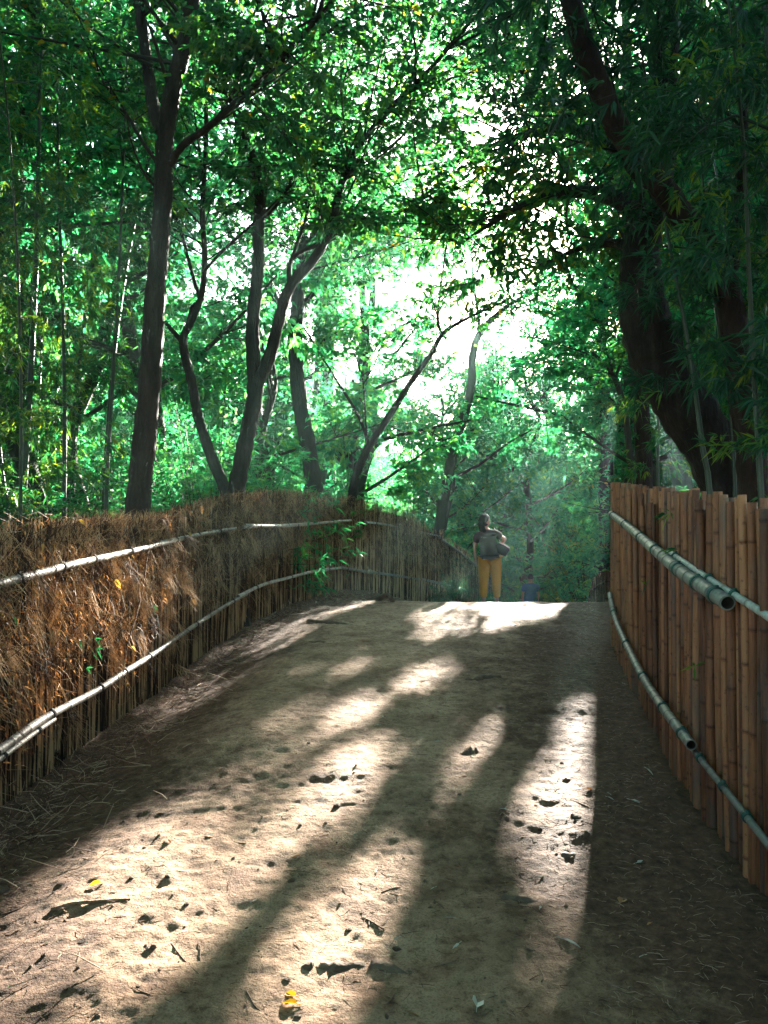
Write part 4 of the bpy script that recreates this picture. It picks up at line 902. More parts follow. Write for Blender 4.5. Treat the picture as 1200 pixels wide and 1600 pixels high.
# dry leaf sprays caught between the twigs
n = 34000; s = sampl(n); p = LFp(s); nv = LFn(s); g = G(p[:, 0], p[:, 1]); T_ = ltop(p[:, 1]); f_ = np.clip(rg.beta(2.8, 1.5, n) * 1.03, .08, 1.0)
keep = rg.rand(n) < np.clip(.25 + 2.2 * vnoise(s * 3.1 + 7, f_ * 5, 1.), .03, 1)
P = (np.c_[p + nv * rg.uniform(.05, .13, (n, 1)), g + (T_ - g) * f_ + .02])[keep]; k = keep.sum()
D = unit(rg.normal(0, .7, (k, 3)) + np.c_[nv[keep] * .4, np.full(k, -.75)])
o = leaf_mb(P - lb_, D, rg.uniform(.02, .07, k), rg.uniform(.004, .012, k), rg.rand(k) ** 1.2 * .95, rg).build('dry_leaves', M['dry'], fl, False); o['kind'] = 'stuff'
# a few broad yellow and orange leaves caught in it
pts = [(0, 955), (27, 888), (68, 886), (122, 812), (135, 815), (58, 882), (293, 833), (300, 935), (338, 900), (312, 790), (64, 850), (205, 1010), (260, 850), (180, 905)]
L2 = Leaves()
for (u, v) in pts:
    c = fence_pt(u, v, None, .14); c2 = c + np.array([0.0, 0, 0]); L2.add(c2[None], unit(rg.normal(0, .5, (1, 3)) + [.3, -.2, -.6]), rg.uniform(.05, .08, 1), rg.uniform(.04, .055, 1), rg.uniform(.86, 1, 1))
P, D, L, W, r = L2.cat()
for i in range(len(P)): leaf_mb(P[i:i+1] - lb_, D[i:i+1], L[i:i+1], W[i:i+1], r[i:i+1], rg, True).build('caught_leaf', M['dry'], fl, False)
# green sprigs
L2 = Leaves()
for (u, v) in [(148, 998), (143, 1020), (135, 1045), (125, 1000), (150, 1015), (20, 960), (315, 815), (240, 945)]:
    c = fence_pt(u, v, None, .15); L2.add(np.repeat(c[None], 2, 0), unit(rg.normal(0, .4, (2, 3)) + [.6, -.3, -.3]), rg.uniform(.05, .09, 2), rg.uniform(.015, .025, 2), rg.uniform(.1, .6, 2))
P, D, L, W, r = L2.cat()
for i in range(0, len(P), 2): leaf_mb(P[i:i+2] - lb_, D[i:i+2], L[i:i+2], W[i:i+2], r[i:i+2], rg, True).build('sprig', M['dark'], fl, False)
def lpt(u, v, off): return fence_pt(u, v, LF, off)
for pts, r0, r1, ties in [
    ([(-60, 930), (0, 912), (60, 896), (120, 880), (175, 868), (235, 854), (300, 838), (366, 826)], .025, .020, [.06, .22, .38, .5, .66, .82, .95]),
    ([(250, 848), (310, 835), (368, 825)], .017, .014, [.5]),
    ([(383, 821), (440, 822), (490, 818), (548, 813)], .022, .020, [.15, .5, .85]),
    ([(380, 824), (450, 820), (530, 815)], .018, .015, [.5]),
    ([(568, 815), (605, 820), (640, 827), (688, 838)], .021, .018, [.2, .5, .9]),
    ([(684, 838), (700, 850), (722, 866), (745, 884)], .030, .024, [.1, .8]),
    ([(-60, 1212), (0, 1172), (70, 1122), (150, 1080), (195, 1050), (240, 1022), (300, 980), (350, 948), (385, 928)], .026, .020, [.12, .27, .4, .5, .62, .78, .93]),
    ([(-60, 1225), (0, 1186), (45, 1152), (85, 1124)], .016, .014, [.4, .8]),
    ([(372, 932), (410, 914), (450, 903), (490, 893), (536, 887)], .022, .020, [.2, .55, .9]),
    ([(532, 887), (570, 893), (610, 898), (660, 906)], .026, .022, [.1, .5, .9]),
    ([(650, 903), (690, 912), (728, 922)], .026, .022, [.2, .7])]:
    rail(fl, lb_, pts, r0, r1, M['rail_left'], .155 if pts[0][0] != -60 or pts[0][1] != 1225 else .17, ties, M['tie_dark'], lpt, .22)
# bare vine hanging down the fence below the upper rail
vn = MB(); vn.tube(catmull([fence_pt(u, v, None, .17) - lb_ for u, v in [(229, 818), (233, 850), (228, 880), (222, 925), (212, 965), (200, 1005), (193, 1050)]], 8), [.006, .008, .006, .004], 7, rough=.15)
vn.build('vine', M['brush'], fl)
# leafy sprouts on the sapling at the fence corner
L2 = Leaves(); tb = MB(); sb = px(545, 905, 14.1); sb[2] = float(G(sb[0], sb[1]))
for u, v in [(566, 742), (575, 724), (572, 758), (565, 778), (568, 800), (558, 838), (562, 828), (552, 800), (508, 774), (525, 880), (530, 870), (470, 835), (540, 895)]:
    c = px(u, v, 14.0) ; st_ = px(547, v + 14, 14.05); tb.tube(np.array([st_, c]) - sb, [.006, .003], 4, cap=False)
    az = rg.uniform(0, 6.28, 6); D = unit(np.stack([np.cos(az), rg.normal(-.4, .3, 6), np.sin(az) * .6 - .2], -1)); L2.add(np.repeat(c[None], 6, 0), D, rg.uniform(.07, .12, 6), rg.uniform(.035, .055, 6), rg.uniform(.5, .9, 6))
P, D, L, W, r = L2.cat(); ov = empty('climbing_vine', sb, 0, 'bright green leafy vine climbing the leaning sapling at the left fence corner', 'vine')
leaf_mb(P - sb, D, L, W, r, rg, True).build('leaves', M['broad'], ov, False); tb.build('stems', M['branch'], ov)

# ------------------------------------------------------------------ low plants by the woman, and twigs at the fence foot
SHR[1].place(2.02, 15.3, .5, .36, 'small pale leafy bush at the feet of the woman in mustard trousers', 'bush', None, zoff=-.05)
dk = Proto('shrub', 'stems', 'foliage', shrub_data(R_(77), 1.0, 1.2, 6000, .09, True), M['branch'], M['dark'], False, 85)
dk.place(1.35, 15.6, 1.1, .55, 'dark low bush at the foot of the far left fence end, beside the woman', 'bush', None)
dk.place(.95, 18.2, 2.2, 1.25, 'dark bushy shrub behind the far left fence end', 'shrub', None, zoff=.3)

# ------------------------------------------------------------------ roots, stones, sticks, fallen leaves on the path
def GPp(x, y): return float(GP(x, y))
def root(pts, r, label):
    g = [gpx(*p) for p in pts]; c = g[len(g) // 2]
    P = catmull([(q[0], q[1], GPp(q[0], q[1]) + r * (-.15 if 0 < i < len(g) - 1 else -1.2)) for i, q in enumerate(g)], 6); b = np.array([c[0], c[1], GPp(c[0], c[1])]); P[:, 2] -= r * .5
    mb = MB(); R = r * np.clip(np.sin(np.linspace(.25, 2.95, len(P))) + .15, .2, 1.1) * rg.uniform(.8, 1.2, len(P)); mb.tube(P - b, R, 8, rough=.15)
    o = mb.build('tree_root', M['root']); o.location = b; tag(o, label, 'root', 'roots exposed on the path')
root([(455, 968), (490, 972), (530, 973), (583, 976)], .05, 'long dark root crossing the left side of the path just before the crest')
root([(462, 998), (500, 1002), (537, 1001)], .035, 'short root just below the longest one on the left of the path')
root([(714, 1060), (740, 1064), (775, 1062), (803, 1064)], .045, 'curved root ridge right of the path centre in shade')
root([(750, 1003), (780, 1000), (812, 997)], .028, 'thin root on the right of the path close to the crest')
root([(706, 1185), (735, 1176), (765, 1178)], .045, 'rounded sunlit root hump in the middle of the path')
root([(748, 1412), (790, 1408), (830, 1412), (872, 1409)], .026, 'low flat root in shade on the near right of the path')
root([(440, 1500), (480, 1514), (520, 1512), (580, 1508), (640, 1520), (720, 1522)], .034, 'long root running across the near foreground of the path')
root([(862, 1335), (890, 1337), (915, 1335)], .022, 'small root at the edge of the near right sun patch')
root([(560, 925), (590, 935), (620, 942)], .04, 'root running out from the left fence corner at the crest')
root([(905, 972), (930, 968), (952, 975)], .05, 'root at the foot of the far end of the right fence')

def stone_mb(r, rng):
    n, m = 6, 8; th = np.linspace(0, np.pi, n); ph = np.arange(m) * 2 * np.pi / m; v = []; sc = rng.uniform(.6, 1.2, 3) * [1, 1, .6]
    for t in th:
        for p_ in ph: v.append(np.array([math.sin(t) * math.cos(p_), math.sin(t) * math.sin(p_), math.cos(t)]) * sc * r * rng.uniform(.75, 1.15))
    mb = MB(); i = np.arange(n - 1)[:, None] * m; j = np.arange(m)[None]; f = np.stack([i + j, i + m + j, i + m + (j + 1) % m, i + (j + 1) % m], -1).reshape(-1, 4)
    mb.add(np.array(v), f, None, rng.rand()); return mb
stones = [stone_mb(1.0, np.random.RandomState(i)).mesh('pebble', False) for i in range(8)]
for s_ in stones: s_.materials.append(M['stone'])
placed = 0; rp = np.random.RandomState(17)
big = [(885, 1225, .024, 'brown stone in the near right sun patch'), (900, 1287, .026, 'angular grey stone below the brown one in the right sun patch'), (878, 1197, .02, 'small stone above the brown one in the right sun patch'),
       (226, 1333, .013, 'dark pebble at the top edge of the left sun patch'), (455, 1383, .016, 'two-tone pebble at the centre left of the path'), (545, 1453, .015, 'dark clod between the two central sun patches'),
       (620, 1483, .015, 'dark clod just above the long foreground root'), (482, 1168, .016, 'bluish pebble left of the upper central sun patch'), (5, 1405, .03, 'dark stone at the left edge of the path'), (235, 1487, .02, 'dark pebble in the lower left sun patch')]
for (u, v, r, lab) in big:
    g = gpx(u, v); o = bpy.data.objects.new('stone', stones[placed % 8]); C.objects.link(o); o.location = (g[0], g[1], GPp(g[0], g[1]) + r * .05); o.scale = (r, r, r); o.rotation_euler = (0, 0, placed); tag(o, lab, 'stone'); placed += 1
for i in range(130):
    v = 970 + 630 * rp.rand() ** .8; u = rp.uniform(250 - (v - 950) * .45, 930); g = gpx(u, v); r = rp.gamma(2.0, .0022) + .003
    if g[0] < -1.9: continue
    o = bpy.data.objects.new('pebble', stones[rp.randint(8)]); C.objects.link(o); o.location = (g[0], g[1], GPp(g[0], g[1]) + r * .05); o.scale = (r, r * rp.uniform(.6, 1.2), r); o.rotation_euler = (0, 0, rp.uniform(0, 6.28))
    tag(o, 'dark pebble or clod scattered over the sandy path', 'pebble', 'pebbles and clods scattered on the path')
# stick in the left sun patch, pale stick by the fence, bamboo offcut
def stick(pts, r, mat, name, label, cat, rough=.15):
    g = [gpx(*p) for p in pts]; b = np.array([g[0][0], g[0][1], GPp(g[0][0], g[0][1])])
    P = catmull([(q[0], q[1], GPp(q[0], q[1]) + r * .25) for q in g], 5) - b; mb = MB(); mb.tube(P, [r, r * 1.05, r * .8, r * .5], 8, rough=rough)
    o = mb.build(name, mat); o.location = b; tag(o, label, cat)
stick([(80, 1434), (115, 1425), (160, 1419), (204, 1413)], .008, M['stick'], 'stick', 'dark broken stick lying in the lower left sun patch', 'stick')
stick([(425, 964), (440, 953)], .045, M['rail_left'], 'bamboo_offcut', 'short pale piece of bamboo lying by the left fence before the crest', 'bamboo piece', .02)
stick([(268, 1478), (285, 1500), (310, 1530)], .003, M['root'], 'twig', 'thin curved twig between the lower left sun streaks', 'twig')
stick([(385, 1560), (400, 1580), (418, 1592)], .003, M['root'], 'twig', 'thin curved twig at the bottom of the central sun patch', 'twig')
M['yellow'] = leaf_mat('yellow_leaf', [(0, (.75, .42, .02)), (1, (.85, .6, .05))], .3, (1, 1, .6))
M['white_leaf'] = leaf_mat('bleached_leaf', [(0, (.35, .34, .28)), (1, (.6, .6, .54))], .2, (1, 1, 1))
def flat_leaf(u, v, L, W, mat, label, i, group=None):
    g = gpx(u, v); rr = np.random.RandomState(i); a = rr.uniform(0, 6.28); D = np.array([[math.cos(a), math.sin(a), .02]])
    z = max(GPp(g[0], g[1]), GPp(g[0] + math.cos(a) * L * .6, g[1] + math.sin(a) * L * .6))
    mb = leaf_mb(np.zeros((1, 3)), D, np.array([L]), np.array([W]), np.array([rr.rand()]), rr, True, .15)
    mb.tube(np.array([(0, 0, 0), -D[0] * L * .3]), .0012, 4)
    o = mb.build('fallen_leaf', mat, None, False); o.location = (g[0], g[1], z + .003); tag(o, label, 'leaf', group)
flat_leaf(462, 1562, .05, .03, M['yellow'], 'upper of two bright yellow leaves at the bottom centre', 1); flat_leaf(464, 1577, .055, .035, M['yellow'], 'lower of two bright yellow leaves at the bottom centre', 2)
flat_leaf(158, 1393, .05, .03, M['yellow'], 'yellow leaf above the stick in the left sun patch', 3); flat_leaf(915, 1243, .05, .03, M['dry'], 'orange leaf beside the brown stone in the right sun patch', 4)
flat_leaf(745, 1577, .08, .045, M['white_leaf'], 'pale curled leaf with a long stalk at the bottom right of centre', 5); flat_leaf(880, 1475, .07, .012, M['white_leaf'], 'narrow white leaf in the shade at the near right', 6)
flat_leaf(995, 1350, .06, .02, M['white_leaf'], 'forked white leaf in the fence shadow', 7); flat_leaf(985, 1262, .07, .025, M['white_leaf'], 'broad bleached leaf in the fence shadow halfway down the right fence', 8); flat_leaf(322, 1310, .04, .025, M['white_leaf'], 'pale leaf at the top right of the left sun patch', 9)
flat_leaf(1010, 1207, .09, .012, M['white_leaf'], 'thin bleached leaf close to the right fence foot', 10); flat_leaf(968, 1408, .07, .04, M['dry'], 'dull brown leaf in the near right shade', 12)
for i in range(46):
    v = 1010 + 590 * rp.rand(); u = rp.uniform(560, 1060) if rp.rand() < .7 else rp.uniform(200, 560)
    flat_leaf(u, v, rp.uniform(.025, .06), rp.uniform(.004, .014), M['white_leaf'] if rp.rand() < .45 else M['dry'], 'small dry leaf fallen on the path', 100 + i, 'small dry leaves fallen on the path')
# broken darker crusts and footprints come from the relief; a few small twigs lie across the path
for i in range(34):
    v = 1000 + 590 * rp.rand(); u = rp.uniform(220, 1000); a = rp.uniform(0, 6.28); g = gpx(u, v); Lw = rp.uniform(.04, .13); r = rp.uniform(.0012, .003)
    if g[0] < -1.9: continue
    q = [np.array([g[0] + math.cos(a) * Lw * t, g[1] + math.sin(a) * Lw * t, 0]) for t in (0, .5, 1)]; q[1][:2] += rp.normal(0, .008, 2)
    P = np.array([(p_[0], p_[1], GPp(p_[0], p_[1]) + r) for p_ in q]); mb = MB(); mb.tube(catmull(P, 4) - P[0], [r, r, r * .5], 6, rough=.1)
    o = mb.build('twig', M['stick']); o.location = P[0]; tag(o, 'small dry twig lying on the sandy path', 'twig', 'small twigs lying on the path')
# needle and twig litter, thicker along both fences
n = 17000; y = 1.6 + 13 * rg.rand(n) ** 1.6; xlf = np.interp(y, LF[:, 0], LF[:, 1]); xrf = np.interp(y, [0, 2, 3.3, 3.9, 4.68, 6, 8.26, 15], [1.48, 1.48, 1.52, 1.54, 1.62, 1.86, 2.26, 3.8])
w = rg.rand(n); x = np.where(w < .42, xlf + .1 + rg.gamma(1.3, .28, n), np.where(w < .85, xrf - rg.gamma(1.6, .42, n), rg.uniform(-1.5, 1.5, n)))
ok = (x > xlf + .05) & (x < xrf - .02); x, y, xlf = x[ok], y[ok], xlf[ok]; n = len(x); a = rg.uniform(0, 6.28, n); ln = rg.uniform(.01, .055, n); nearf = (x - xlf < .5)
z = GP(x, y) + .05 * np.exp(-((x - xlf) / .25) ** 2); up = np.where(nearf & (rg.rand(n) < .35), rg.uniform(.2, 1.1, n), rg.uniform(-.02, .05, n))
P0 = np.stack([x, y, z + .003], -1); P1 = P0 + np.stack([np.cos(a) * ln, np.sin(a) * ln, up * ln * np.where(nearf, 1.8, 1)], -1); P1[:, 2] = np.maximum(P1[:, 2], GP(P1[:, 0], P1[:, 1]) + .002)
mb = MB(); sticks(P0, P1, rg.uniform(.0005, .0013, n), rg.rand(n), mb, np.c_[rg.normal(0, .004, (n, 2)), rg.uniform(0, .004, n)])
o = mb.build('litter', M['litter'], None, False); tag(o, 'fine needles and broken twigs littering the path along both fences', 'litter', kind='stuff')

n = 2600; sd = sampl(n); p = LFp(sd); nv = LFn(sd); q = p + nv * (.08 + rg.gamma(1.4, .16, (n, 1))); z = GP(q[:, 0], q[:, 1]) + .01
a = rg.uniform(0, 6.28, n); ln = rg.uniform(.05, .22, n); P0 = np.c_[q, z]; P1 = P0 + np.stack([np.cos(a) * ln, np.sin(a) * ln, rg.beta(1, 2.5, n) * ln * .9], -1); P1[:, 2] = np.maximum(P1[:, 2], GP(P1[:, 0], P1[:, 1]) + .006)
mb = MB(); sticks(P0, P1, rg.uniform(.0012, .0035, n), rg.rand(n), mb, rg.normal(0, .012, (n, 3)) * [1, 1, .4])
o = mb.build('twig_debris', M['litter'], None, False); tag(o, 'dead brushwood twigs heaped along the foot of the left fence', 'debris', kind='stuff')
# ------------------------------------------------------------------ people
def skin_part(name, verts, edges, radii, mat, parent, sub=2, root_i=0):
    me = bpy.data.meshes.new(name); me.from_pydata([tuple(v) for v in verts], edges, [])
    o = bpy.data.objects.new(name, me); C.objects.link(o)
    md = o.modifiers.new('Skin', 'SKIN'); md.use_smooth_shade = True; md.branch_smoothing = .6
    for i, r in enumerate(radii):
        sv = me.skin_vertices[0].data[i]; sv.radius = (r, r) if not isinstance(r, tuple) else r; sv.use_root = (i == root_i)
    s = o.modifiers.new('Sub', 'SUBSURF'); s.levels = s.render_levels = sub
    dg = bpy.context.evaluated_depsgraph_get(); nm = bpy.data.meshes.new_from_object(o.evaluated_get(dg))
    bpy.data.objects.remove(o); bpy.data.meshes.remove(me)
    nm.name = name; nm.materials.clear(); nm.materials.append(mat)
    for p_ in nm.polygons: p_.use_smooth = True
    ob = bpy.data.objects.new(name, nm); C.objects.link(ob); ob.parent = parent; return ob
def ell(c, r, n=16, m=12, f=None):
    th = np.linspace(0, np.pi, m); ph = np.arange(n) * 2 * np.pi / n; v = []
    for t in th:
        for p_ in ph:
            d = np.array([math.sin(t) * math.cos(p_), math.sin(t) * math.sin(p_), math.cos(t)]); k = f(d) if f else np.ones(3); v.append(np.array(c) + d * r * k)
    i = np.arange(m - 1)[:, None] * n; j = np.arange(n)[None]; fc = np.stack([i + j, i + n + j, i + n + (j + 1) % n, i + (j + 1) % n], -1).reshape(-1, 4)
    return np.array(v), fc
def hand(vs, es, rd, wrist_i, wrist, d, side, curl):
    """palm and five finger chains appended to a skeleton"""
    d = unit(np.array(d, float)); s = unit(np.array(side, float)); nrm = np.cross(d, s)
    pi_ = len(vs); vs.append(wrist + d * .05); rd.append((.030, .016)); es.append((wrist_i, pi_))
    for k, (o_, L) in enumerate([(-.026, .06), (-.009, .068), (.009, .064), (.025, .05)]):
        a = len(vs); b0 = wrist + d * .085 + s * o_
        vs += [b0, b0 + d * L * .5 + nrm * curl * L * .35, b0 + d * L * .85 + nrm * curl * L * .8]; rd += [(.009, .009), (.008, .008), (.006, .006)]
        es += [(pi_, a), (a, a + 1), (a + 1, a + 2)]
    a = len(vs); b0 = wrist + d * .035 - s * .035; vs += [b0, b0 + d * .03 - s * .022, b0 + d * .058 - s * .028]; rd += [(.011, .011), (.009, .009), (.007, .007)]; es += [(pi_, a), (a, a + 1), (a + 1, a + 2)]

def person(name_label, loc, rz, head_c, head_yaw, J, mats, hair_fn, scale=1.0):
    o = empty('person', loc, rz, name_label, 'person'); o.scale = (scale,) * 3
    V = lambda *a: np.array(a, float)
    # continuous body: pelvis, spine, neck, arms, legs
    vs = [J['hip'], J['waist'], J['chest'], J['neck0'], J['neck1'], J['head0'],
          J['shR'], J['elR'], J['wrR'], J['shL'], J['elL'], J['wrL'], J['hpR'], J['knR'], J['anR'], J['toR'], J['hpL'], J['knL'], J['anL'], J['toL']]
    vs = [V(*v) for v in vs]
    rd = [(.12, .09), (.105, .08), (.125, .09), (.05, .05), (.043, .045), (.05, .055), (.045, .045), (.034, .034), (.022, .022), (.045, .045), (.034, .034), (.022, .022),
          (.075, .08), (.05, .052), (.034, .036), (.03, .025), (.075, .08), (.05, .052), (.034, .036), (.03, .025)]
    es = [(0, 1), (1, 2), (2, 3), (3, 4), (4, 5), (3, 6), (6, 7), (7, 8), (3, 9), (9, 10), (10, 11), (0, 12), (12, 13), (13, 14), (14, 15), (0, 16), (16, 17), (17, 18), (18, 19)]
    hand(vs, es, rd, 8, vs[8], J['hdR'], J['hsR'], .6); hand(vs, es, rd, 11, vs[11], J['hdL'], J['hsL'], .35)
    body = skin_part('body', vs, es, rd, mats['skin'], o, 2)
    # head, turned: ellipsoid shaped with chin, nose, eye hollows, ears; joined to the body mesh
    def hf(d):
        k = np.ones(3)
        if d[2] < -.2: k[0] *= 1 - .28 * (-d[2] - .2); k[1] *= 1 - .12 * (-d[2] - .2)
        if d[1] > .93 and -.35 < d[2] < .1: k[1] *= 1.13
        if d[1] > .75 and .08 < d[2] < .3 and .15 < abs(d[0]) < .55: k[1] *= .94
        return k
    hv, hfaces = ell((0, 0, 0), np.array([.074, .093, .112]), 24, 20, hf)
    e1, f1 = ell((.078, -.01, -.01), np.array([.012, .02, .03]), 8, 6); e2, f2_ = ell((-.078, -.01, -.01), np.array([.012, .02, .03]), 8, 6)
    hb = MB(); hb.add(hv, hfaces); hb.add(e1, f1); hb.add(e2, f2_)
    me = hb.mesh('head'); Rm = Matrix.Rotation(head_yaw, 4, 'Z'); me.transform(Matrix.Translation(Vector(head_c)) @ Rm); me.materials.append(mats['skin'])
    import bmesh
    bm = bmesh.new(); bm.from_mesh(body.data); bm.from_mesh(me); bm.to_mesh(body.data); bm.free()
    for p_ in body.data.polygons: p_.use_smooth = True
    fm = MB()
    for sx in (-1, 1):
        v_, f_2 = ell((sx * .03, .088, .012), np.array([.012, .006, .006]), 8, 6); fm.add(v_, f_2)
    v_, f_2 = ell((0, .086, -.058), np.array([.022, .007, .006]), 8, 6); fm.add(v_, f_2)
    fo = fm.build('face_features', M['leather'], o); fo.data.transform(Matrix.Translation(Vector(head_c)) @ Rm)
    # shirt
    k = 1.0; g = .018
    c = lambda n_: V(*J[n_])
    slR = c('shR') + (c('elR') - c('shR')) * .72; slL = c('shL') + (c('elL') - c('shL')) * .72
    up = c('chest') * .45 + c('neck0') * .55
    sv = [c('hem'), c('waist'), c('chest'), up, c('shR'), slR, c('shL'), slL, c('hem') + V(0, 0, -.09), c('neck0') + V(0, 0, .02)]
    sr = [mats['hemr'], mats['waistr'], mats['chestr'], (mats['chestr'][0] * .86, mats['chestr'][1] * .86), (.095, .082), (.088, .078), (.095, .082), (.088, .078), mats['hemr'], (.085, .08)]
    skin_part('shirt', sv, [(8, 0), (0, 1), (1, 2), (2, 3), (3, 9), (3, 4), (4, 5), (3, 6), (6, 7)], sr, mats['shirt'], o, 2, 1)
    # trousers
    tv = [c('hip') + V(0, 0, .05), c('hpR'), (c('hpR') + c('knR')) / 2, c('knR'), (c('knR') + c('anR')) / 2, c('anR') + V(0, 0, .03), c('hpL'), (c('hpL') + c('knL')) / 2, c('knL'), (c('knL') + c('anL')) / 2, c('anL') + V(0, 0, .03)]
    tr_ = [mats['hipr'], (.12, .125), (.112, .112), (.090, .086), (.076, .074), (.058, .058), (.12, .125), (.112, .112), (.092, .088), (.078, .076), (.058, .058)]
    tr_ = [tr_[0]] + [(a_ * mats['k'], b_ * mats['k']) for a_, b_ in tr_[1:]]
    skin_part('trousers', tv, [(0, 1), (1, 2), (2, 3), (3, 4), (4, 5), (0, 6), (6, 7), (7, 8), (8, 9), (9, 10)], tr_, mats['trousers'], o, 2, 0)
    for nm in ('R', 'L'):
        a = c('an' + nm); t = c('to' + nm); d = unit((t - a) * [1, 1, 0]); z0 = a[2] - .055
        skin_part('shoe', [V(a[0], a[1], z0) - d * .05, V(a[0], a[1], z0 + .005) + d * .04, V(a[0], a[1], z0 - .008) + d * .15], [(0, 1), (1, 2)], [(.04, .035), (.045, .036), (.038, .022)], M['leather'], o, 2, 1)
    ho = hair_fn(o, np.array(head_c), head_yaw)
    return o

def woman_hair(o, hc, yaw):
    R = np.array(Matrix.Rotation(yaw, 3, 'Z'))
    def f(d):
        k = np.ones(3)
        if d[1] > .25 and d[2] < .35: k *= .84          # open at the face
        return k
    v, fc = ell((0, -.012, .018), np.array([.090, .108, .118]), 22, 18, f); keep = v[:, 2] > -.3
    mb = MB(); mb.add(v @ R.T + hc, fc)
    back = unit(R @ np.array([0, -1., 0]))
    for i in range(46):                                   # long locks down the back
        a = rg.uniform(-1.0, 1.0); st_ = hc + R @ np.array([math.sin(a) * .07, -math.cos(a) * .085, .02]); L = rg.uniform(.22, .30)
        P = catmull([st_, st_ + np.array([0, -.01, -.08]) + back * .02, st_ * [1, 1, 0] + np.array([rg.normal(0, .006) + (hc[0] - st_[0]) * .25, -.03, st_[2] - L * .65]), st_ * [1, 1, 0] + np.array([(hc[0] - st_[0]) * .4, -.035, st_[2] - L])], 5)
        mb.tube(P, [.018, .020, .017, .004], 6)
    return mb.build('hair', M['hair'], o)
def man_hair(o, hc, yaw):
    R = np.array(Matrix.Rotation(yaw, 3, 'Z'))
    def f(d): return np.ones(3) * (.86 if (d[1] > .3 and d[2] < .4) or d[2] < -.45 else 1)
    v, fc = ell((0, -.012, .022), np.array([.083, .102, .108]), 20, 16, f); mb = MB(); mb.add(v @ R.T + hc, fc)
    for i in range(60):
        d = unit(rg.normal(0, 1, 3) * [1, 1, 1] + [0, -.4, .5]); st_ = hc + R @ (d * [.083, .102, .108] + [0, -.012, .022]); mb.tube([st_ - d * .01, st_ + d * .008 + [0, 0, -.012]], [.012, .003], 5)
    return mb.build('hair', M['hair'], o)

wy = 14.2; wx = (765 - 600) / F * wy; wz = GPp(wx, wy)
Jw = dict(hip=(0, 0, .86), waist=(-.02, 0, 1.0), chest=(-.05, 0, 1.17), neck0=(-.07, 0, 1.29), neck1=(-.08, .005, 1.345), head0=(-.08, .01, 1.40), hem=(-.01, 0, .88),
  shR=(.09, 0, 1.245), elR=(.275, -.04, 1.13), wrR=(.155, .10, 1.035), shL=(-.215, 0, 1.215), elL=(-.262, -.02, .99), wrL=(-.235, .05, .80),
  hpR=(.085, 0, .80), knR=(.115, .01, .45), anR=(.125, 0, .09), toR=(.15, .14, .03), hpL=(-.085, 0, .80), knL=(-.10, .015, .45), anL=(-.10, 0, .09), toL=(-.12, .14, .03),
  hdR=(-.5, .4, -.25), hsR=(.2, .3, .8), hdL=(.1, .1, -1), hsL=(0, 1, 0))
wm = dict(skin=M['skin'], shirt=M['shirt'], trousers=M['trouser'], hemr=(.235, .165), waistr=(.22, .15), chestr=(.215, .135), hipr=(.20, .14), k=1.03)
woman = person('woman from behind, grey T-shirt, mustard trousers, long black hair, hand at her waist', (wx, wy, wz), 0, (-.08, .015, 1.44), math.radians(-62), Jw, wm, woman_hair)
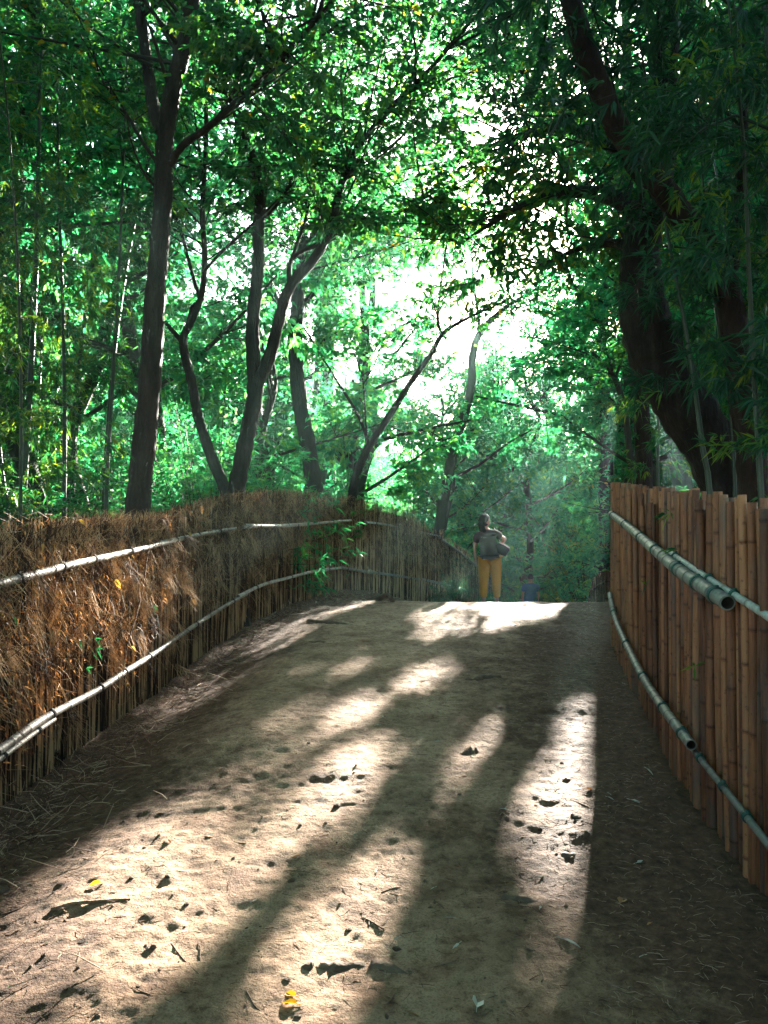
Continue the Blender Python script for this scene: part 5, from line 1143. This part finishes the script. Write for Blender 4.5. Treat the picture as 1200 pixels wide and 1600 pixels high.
# her shoulder bag
bx, by, bz = wx + .21, wy + .02, wz + .96
bag = empty('shoulder_bag', (bx, by, bz), 0, 'black shoulder bag with a pale top edge hanging at the woman\'s right hip', 'bag')
v, f = ell((0, 0, 0), np.array([.135, .06, .10]), 18, 12, lambda d: np.array([1, 1, 1]) * (abs(d[0]) ** 4 + abs(d[1]) ** 4 + abs(d[2]) ** 4) ** -.25 * .9)
mb = MB(); Rb = np.array(Matrix.Rotation(math.radians(28), 3, 'Y')); mb.add(v @ Rb.T, f); mb.build('bag_body', M['leather'], bag)
mb = MB(); mb.tube((np.array([(-.10, -.05, .085), (0, -.058, .092), (.10, -.05, .085)])) @ Rb.T, .012, 8); mb.build('top_edge', M['pale'], bag)  # white highlight on the leather, painted as a pale strip
mb = MB(); mb.tube(catmull([np.array([-.08, 0, .08]), np.array([-.12, -.10, .20]), np.array([-.13, -.05, .345]), np.array([-.12, .06, .34]), np.array([-.04, .11, .15]), np.array([.06, .03, .05])], 6), .008, 6); mb.build('strap', M['leather'], bag)

my = 23.6; mx = (829 - 600) / F * my; mz = GPp(mx, my)
Jm = dict(hip=(0, 0, .92), waist=(0, 0, 1.08), chest=(0, 0, 1.28), neck0=(0, 0, 1.44), neck1=(0, .01, 1.5), head0=(0, .02, 1.57), hem=(0, 0, .93),
  shR=(.18, 0, 1.38), elR=(.225, -.03, 1.12), wrR=(.215, .06, .88), shL=(-.18, 0, 1.38), elL=(-.225, -.02, 1.12), wrL=(-.215, .09, .89),
  hpR=(.09, 0, .86), knR=(.10, .05, .48), anR=(.10, -.04, .10), toR=(.11, .10, .03), hpL=(-.09, 0, .86), knL=(-.10, .02, .48), anL=(-.10, .05, .09), toL=(-.11, .19, .03),
  hdR=(0, .15, -1), hsR=(0, 1, 0), hdL=(0, .15, -1), hsL=(0, 1, 0))
mm_ = dict(skin=M['skin'], shirt=M['blue'], trousers=M['dark_cloth'], hemr=(.20, .14), waistr=(.195, .135), chestr=(.22, .14), hipr=(.18, .14), k=1.0)
man = person('man in a blue T-shirt with short black hair walking away below the crest', (mx, my, EYE - 1.79 - 1.69 + .0), 0, (0, .02, 1.585), 0, Jm, mm_, man_hair)

# ------------------------------------------------------------------ air
if HAZE > 0:
    m, N, L, nt = new_mat('forest_haze'); vo = nd(N, 'ShaderNodeVolumePrincipled'); vo.inputs['Color'].default_value = (.55, .95, .88, 1); vo.inputs['Density'].default_value = HAZE; vo.inputs['Anisotropy'].default_value = .65
    ot = nd(N, 'ShaderNodeOutputMaterial'); L.new(vo.outputs[0], ot.inputs['Volume'])
    mb = MB(); mb.box((-910, -62, -9), (910, 910, 24)); o = mb.build('haze', m, None, False); tag(o, 'thin pale blue-green haze hanging between the trees', 'haze', kind='stuff')

print('LEAFPOLYS', sum(len(m.polygons) for m in bpy.data.meshes))
